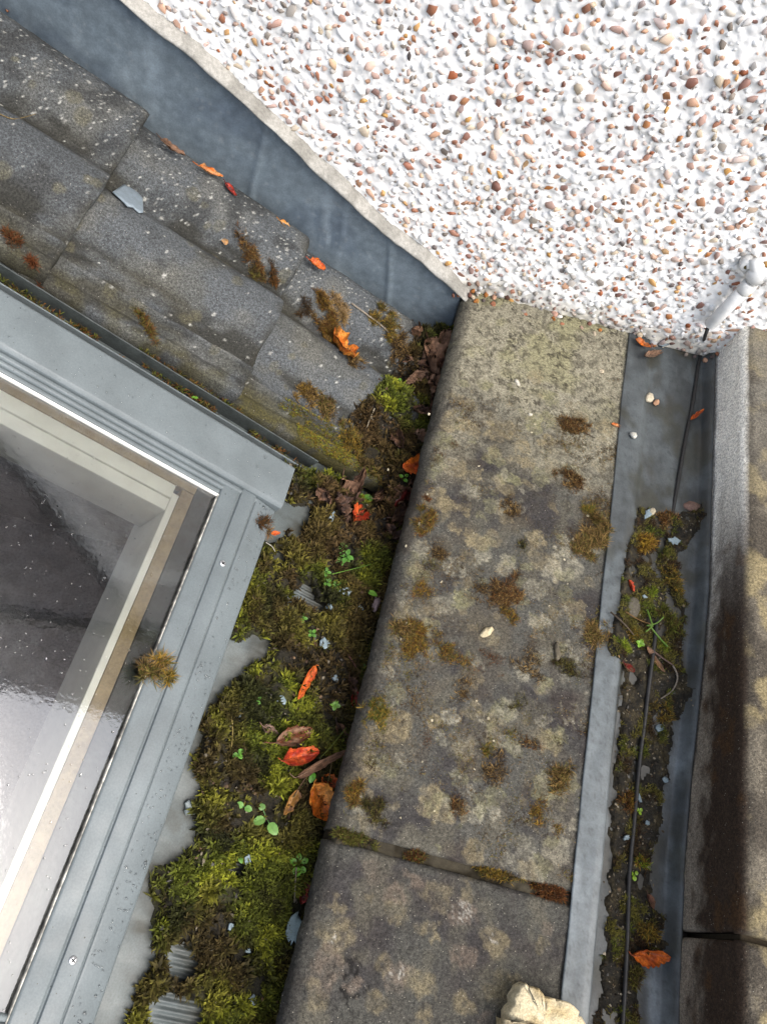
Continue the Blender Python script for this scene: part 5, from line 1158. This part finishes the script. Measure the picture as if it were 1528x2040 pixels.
for k in range(46):
    px, py = rg3.uniform(900, 1440), rg3.uniform(0, 1)
    py = 572 + max(0, px - 960) * .27 + rg3.uniform(2, 34)
    onc = px < 1245
    pc = PAL[rg3.integers(len(PAL))][0]
    flake(px, py, rg3.uniform(8, 15), rg3.uniform(6, 12), rg3.uniform(0, 3), flatz if onc else gsurf, 'loose wall pebble at the foot of the pebbledash', 'loose pebbles along the wall foot', pc, 4, .001, .001, 'stone', 'stone', 'stone', rg3.uniform(.003, .005), seed=k)
for k in range(26):
    px, py = rg3.uniform(760, 1180), rg3.uniform(760, 1640)
    flake(px, py, rg3.uniform(4, 8), rg3.uniform(4, 7), rg3.uniform(0, 3), flatz, 'tiny pale grit crumb on the long coping stone', 'grit crumbs on the coping', (206, 196, 168), 3, .0006, .0006, 'stone', 'stone', 'stone', .002, seed=k)
# pale broken stone at the near end of the coping
def big_stone():
    outline = [(1008,2046),(1018,2010),(1030,1975),(1048,1962),(1062,1972),(1076,1978),(1090,1992),(1112,1988),(1140,1998),(1158,2022),(1176,2050),(1200,2120),(1150,2230),(1040,2220),(1000,2130)]
    zt = .034; P = np.array([at_z(a, b2, zt) for a, b2 in outline]); c = P.mean(0); n = len(P)
    D = np.concatenate([np.array([P[i] * (1 - f) + P[(i + 1) % n] * f for f in (0, .33, .66)]) for i in range(n)]); m = len(D)
    D[:, :2] += rg3.normal(0, .0020, (m, 2)); rings = []
    for f_, z in ((.99, .0), (1.01, .012), (1.0, .026), (.985, .0335), (.93, .0355), (.6, .0365), (.3, .037)):
        R = c + (D - c) * f_; R[:, 2] = z + .0060 * (fbm(R[:, 0] * 90, R[:, 1] * 90, z * 60, 301, 4) - .5); rings.append(R)
    V = np.concatenate(rings + [np.array([[c[0], c[1], .039]])]); q = []
    for k in range(6):
        b0 = k * m + np.arange(m); b1 = k * m + (np.arange(m) + 1) % m; q.append(np.stack([b0, b1, b1 + m, b0 + m], -1))
    tr = np.stack([6 * m + np.arange(m), 6 * m + (np.arange(m) + 1) % m, np.full(m, 7 * m)], -1)
    cc = mixc(np.tile(seen(226, 212, 176, k=.72), (len(V), 1)), seen(204, 184, 140, k=.7), sstep(.5, .7, fbm(V[:, 0] * 60, V[:, 1] * 60, 0, 303, 3)))
    tag(put('stone_fragment', V, [np.concatenate(q)[:, ::-1], tr[:, ::-1]], MT['stone'], None, cc), 'big cream broken stone lying at the end of the lower coping', 'stone')
big_stone()

# ------------------------------------------------------------------ seedlings
def seedling(px, py, leaves, label, surf=ground, group=None, colr=(120, 190, 70), h=.006, name='seedling'):
    c = at_field(px, py, surf); root = empty(name, tuple(c), label, 'seedling', group)
    rg_ = np.random.default_rng(int(px + py * 3)); tips = []
    for (dx, dy, l_, w_) in leaves:               # offsets, length and width in photograph pixels
        ctr = at_z(px + dx, py + dy, c[2] + h); d = ROT @ np.array([dx, dy, 0]); d[2] = 0
        if np.linalg.norm(d) < 1e-6: d = np.array([1., 0, 0])
        T = d / np.linalg.norm(d); Nn = np.array([0, 0, 1.]) - T * .15 + rg_.normal(0, .12, 3); Nn -= T * (Nn @ T) * .8; Nn /= np.linalg.norm(Nn); T = T - Nn * (T @ Nn); T /= np.linalg.norm(T); B = np.cross(Nn, T)
        L, W = px_r(l_, c), px_r(w_, c); t = np.linspace(0, 1, 9)[:, None]; w = np.linspace(-1, 1, 7)[None, :]
        hw = W / 2 * np.clip(np.sin(math.pi * t ** .85), 0, 1) ** .6 * (1 + .05 * np.sin(t * 30)); ws = w * np.ones_like(t)
        z = .18 * np.abs(ws) * hw - .3 * L * (t - .5) ** 2
        V = (ctr + (L * (t - .5) * np.ones_like(ws))[..., None] * T + (hw * ws)[..., None] * B + z[..., None] * Nn).reshape(-1, 3)
        col = seen(*colr, k=.47) * np.array([1.15, 1.02, .80]) * rg_.uniform(.75, 1.2); cv = mixc(np.tile(col, (9, 7, 1)), col * .75, np.exp(-(ws / .12) ** 2) * .7).reshape(-1, 3)
        put('leaf', V, grid_faces(9, 7)[:, ::-1], MT['green'], root, cv); tips.append(ctr - T * L * .45)
    for tp in tips:
        Vs, Fs_ = tube(smooth_path([c - np.array([0, 0, .003]), c * .6 + tp * .4 + np.array([0, 0, .001]), tp], 6), .0006, 5); put('stem', Vs, Fs_, MT['green'], root, seen(*colr) * .8)
    return root
X4 = lambda r_, l_, w_, a0=0: [(r_ * math.cos(a0 + k * math.pi / 2), r_ * math.sin(a0 + k * math.pi / 2), l_, w_) for k in range(4)]
seedling(748, 764, [(-16,2,24,14),(2,-14,26,15),(18,0,24,14),(2,12,20,14)], 'four leaved bright green seedling at the foot of the tiles')
seedling(791, 761, [(-6,-3,10,7),(5,-5,10,7),(3,6,10,7)], 'small three leaved seedling beside the big four leaved one')
seedling(725, 990, [(-10,-4,18,12),(9,2,20,14)], 'two leaved seedling just below the end of the mossy lip')
seedling(804, 952, [(-5,-4,10,8),(4,5,10,8),(6,-5,9,7)], 'small seedling under the vivid orange leaf')
seedling(388, 791, [(-3,0,7,6),(3,1,7,6)], 'tiny seedling in the channel beside the skylight', lambda x, y: P0[2] - (x - P0[0]) * math.tan(TH) - .02)
for px, py in ((683,1090),(690,1112),(678,1118),(650,1140),(620,1086),(670,1165),(603,1232),(622,1262),(652,1160),(512,1395)):
    seedling(px, py, X4(6, 9, 7, px * .37), 'tiny clover like seedling growing in the upper moss', group='tiny seedlings in the upper moss', colr=(104, 168, 70), h=.008)
seedling(690, 1108, X4(9, 14, 10, .4), 'leafy seedling cluster in the upper moss below the red leaf', colr=(104, 176, 80), h=.010)
seedling(728, 1174, [(-14,-6,22,12),(14,8,22,12)], 'two leaved seedling with oval leaves near the pinkish pebble', colr=(130, 200, 70))
seedling(668, 1405, X4(6, 11, 9, .3), 'four leaved seedling in the dark moss below the long orange leaf', colr=(130, 190, 80))
seedling(475, 1502, [(-6,3,12,10),(5,-5,12,10),(4,6,11,9)], 'three leaved seedling on the moss near the apron', colr=(110, 180, 70))
seedling(486, 1608, [(-8,-4,16,13),(9,4,16,13)], 'pair of round leaves on the moss beside the yellow brown leaf', colr=(120, 180, 100))
seedling(530, 1630, [(-14,6,26,18),(14,22,28,20),(-8,-22,14,14)], 'largest seedling with toothed oval leaves on the moss', colr=(124, 180, 100))
seedling(594, 1724, [(-10,-6,16,14),(2,-16,14,11),(14,-8,15,12),(-2,14,20,18),(10,10,14,12)], 'bushy lobed seedling beside the mortar joint', colr=(120, 190, 60))
seedling(478, 1706, [(-7,-6,10,7),(2,8,14,9),(-2,-3,8,7)], 'small seedling beside a flake on the lower moss', colr=(110, 170, 80))
seedling(626, 1540, [(4,-10,18,12),(-4,10,22,13)], 'two leaved seedling in front of the bright red leaf', colr=(100, 180, 60), h=.016)
seedling(720, 1322, [(0,4,24,16)], 'single green leaf sticking out beside the parapet', colr=(84, 150, 44))
seedling(1276, 1282, X4(5, 9, 8, .5), 'four leaved seedling by the lime moss in the gutter', gsurf, colr=(130, 190, 60), h=.004)
seedling(1264, 1745, [(-5,-4,10,8),(4,-5,9,8),(0,6,10,9)], 'clover like seedling touching the cable low in the gutter', gsurf, colr=(150, 200, 60), h=.004)
seedling(1273, 1616, [(-4,-3,8,7),(4,-2,8,7),(2,5,8,7)], 'clover like seedling beside the rusty gutter moss', gsurf, colr=(150, 200, 60), h=.004)
# weed sprig in the gutter
P = at_field(1292, 1245, gsurf); sp = empty('weed_sprig', tuple(P), 'thin green weed sprig sprawling over the gutter moss', 'weed')
for pts, w_ in (([(1285,1218),(1292,1238),(1296,1252)], .0012), ([(1284,1250),(1304,1245),(1318,1232)], .0010), ([(1290,1250),(1310,1275),(1326,1292)], .0013), ([(1298,1246),(1290,1256),(1282,1262)], .0011)):
    Vs, Fs_ = tube(smooth_path([at_field(a, b2, gsurf) + np.array([0, 0, .007]) for a, b2 in pts], 8), w_, 5); put('stalk', Vs, Fs_, MT['green'], sp, seen(110, 150, 50))
# ------------------------------------------------------------------ twigs, straws, grass blades
def twig(pts, rad, colr, label, surf, lift=.002, name='twig', group=None, cat='twig'):
    P = [at_field(a, b2, surf) + np.array([0, 0, lift]) for a, b2 in pts]
    V, Fs = tube(smooth_path(P, 16), np.linspace(rad, rad * .6, 16), 6); return tag(put(name, V, Fs, MT['twig'], None, seen(*colr)), label, cat, group)
twig([(700,606),(730,628),(765,655),(790,685),(802,712)], .0017, (176,164,146), 'pale curved plant stem lying on the lowest tile', lambda x, y: np.maximum(tile_z(x, y), ground(x, y)), .003)
twig([(745,820),(736,840),(730,858)], .0012, (190,176,150), 'short pale straw on the moss at the tile foot', ground, .010)
twig([(648,556),(664,572),(680,580)], .0010, (170,160,146), 'thin grey stalk below the small orange red leaf', tile_z, .002)
twig([(0,228),(30,238),(72,228)], .0008, (150,130,90), 'thin tan grass stem on the upper tile', tile_z, .0015)
twig([(462,1430),(464,1460),(462,1492)], .0009, (170,150,90), 'upright tan straw on the moss beside a flake', ground, .008)
twig([(692,1308),(706,1330),(716,1346)], .0010, (130,90,80), 'reddish stalk bent over by the parapet', ground, .010)
twig([(660,1150),(700,1140),(738,1130)], .0009, (110,150,60), 'thin green grass blade lying across the upper moss', ground, .011, 'grass_blade', None, 'grass')
twig([(688,1455),(660,1490),(636,1515)], .0008, (120,130,60), 'thin green stalk behind the folded brown leaf', ground, .014)
twig([(660,1520),(656,1545),(650,1570)], .0008, (150,130,90), 'fine tan stalk in front of the orange red leaf', ground, .014)
twig([(1214,1222),(1240,1245),(1260,1268)], .0016, (104,92,78), 'dark straight twig leaning over the lead lip', gsurf, .005)
twig([(1243,1222),(1270,1238),(1292,1246)], .0010, (140,110,70), 'thin brown stalk joining the weed sprig', gsurf, .006)
twig([(1286,1290),(1312,1310),(1338,1328)], .0018, (120,100,90), 'thick brown twig lying in the gutter beside the cable', gsurf, .005)
twig([(1338,1328),(1347,1350),(1338,1376),(1314,1394)], .0016, (160,150,136), 'pale looped twig curling in the lead gutter', gsurf, .004)
twig([(1230,1308),(1240,1326),(1250,1340)], .0010, (180,150,100), 'short straw stuck in the small brown red leaf', gsurf, .004)
twig([(530,1082),(542,1090),(548,1100)], .0007, (220,216,206), 'tiny white root hanging off the bottom cover', lambda x, y: base_z(x, y) + .02, .002)
twig([(790,908),(796,890),(800,880)], .0009, (220,212,200), 'white root sliver sticking out above the vivid orange leaf', ground, .014)
twig([(590,1730),(588,1760),(586,1800)], .0009, (150,140,120), 'long grey stalk beside the lower coping edge', ground, .012)
# ------------------------------------------------------------------ rain drops
def drops(n, sfun, parent, nm, rmin, rmax, seed):
    rg_ = np.random.default_rng(seed); a = np.arange(8) * 2 * math.pi / 8; Vs, Q, T3 = [], [], []; off = 0
    for _ in range(n):
        s, y, h = sfun(rg_); r_ = rg_.uniform(rmin, rmax) * (1 if rg_.random() < .85 else 1.6); el = rg_.uniform(.8, 1.4)
        for f_, hh in ((1., 0.), (.85, .25), (.5, .42)):
            Vs.append(rp(s + r_ * f_ * np.cos(a) * el, y + r_ * f_ * np.sin(a) / el, h + r_ * hh))
        Vs.append(rp([s], [y], [h + r_ * .48]))
        for k in range(2):
            b0 = off + k * 8 + np.arange(8); b1 = off + k * 8 + (np.arange(8) + 1) % 8; Q.append(np.stack([b0, b0 + 8, b1 + 8, b1], -1))
        T3.append(np.stack([off + 16 + np.arange(8), np.full(8, off + 24), off + 16 + (np.arange(8) + 1) % 8], -1)); off += 25
    tag(put(nm, np.concatenate(Vs), [np.concatenate(Q), np.concatenate(T3)], MT['water'], parent), kind='stuff')
drops(900, lambda g: (g.uniform(.32, .75), g.uniform(-.14, .47), .0386), sl, 'rain_drops', .0004, .0012, 1)
drops(260, lambda g: (lambda s: (s, g.uniform(-.13, .5), np.interp(s, [.2275, .2615], [.0398, .0474])))(g.uniform(.232, .259)), sl, 'rain_drops', .0006, .0016, 2)
drops(160, lambda g: (g.uniform(.24, .7), g.uniform(.504, .561), .0558), sl, 'rain_drops', .0005, .0013, 3)
for o in list(bpy.data.objects):
    if '_w' in o: del o['_w']
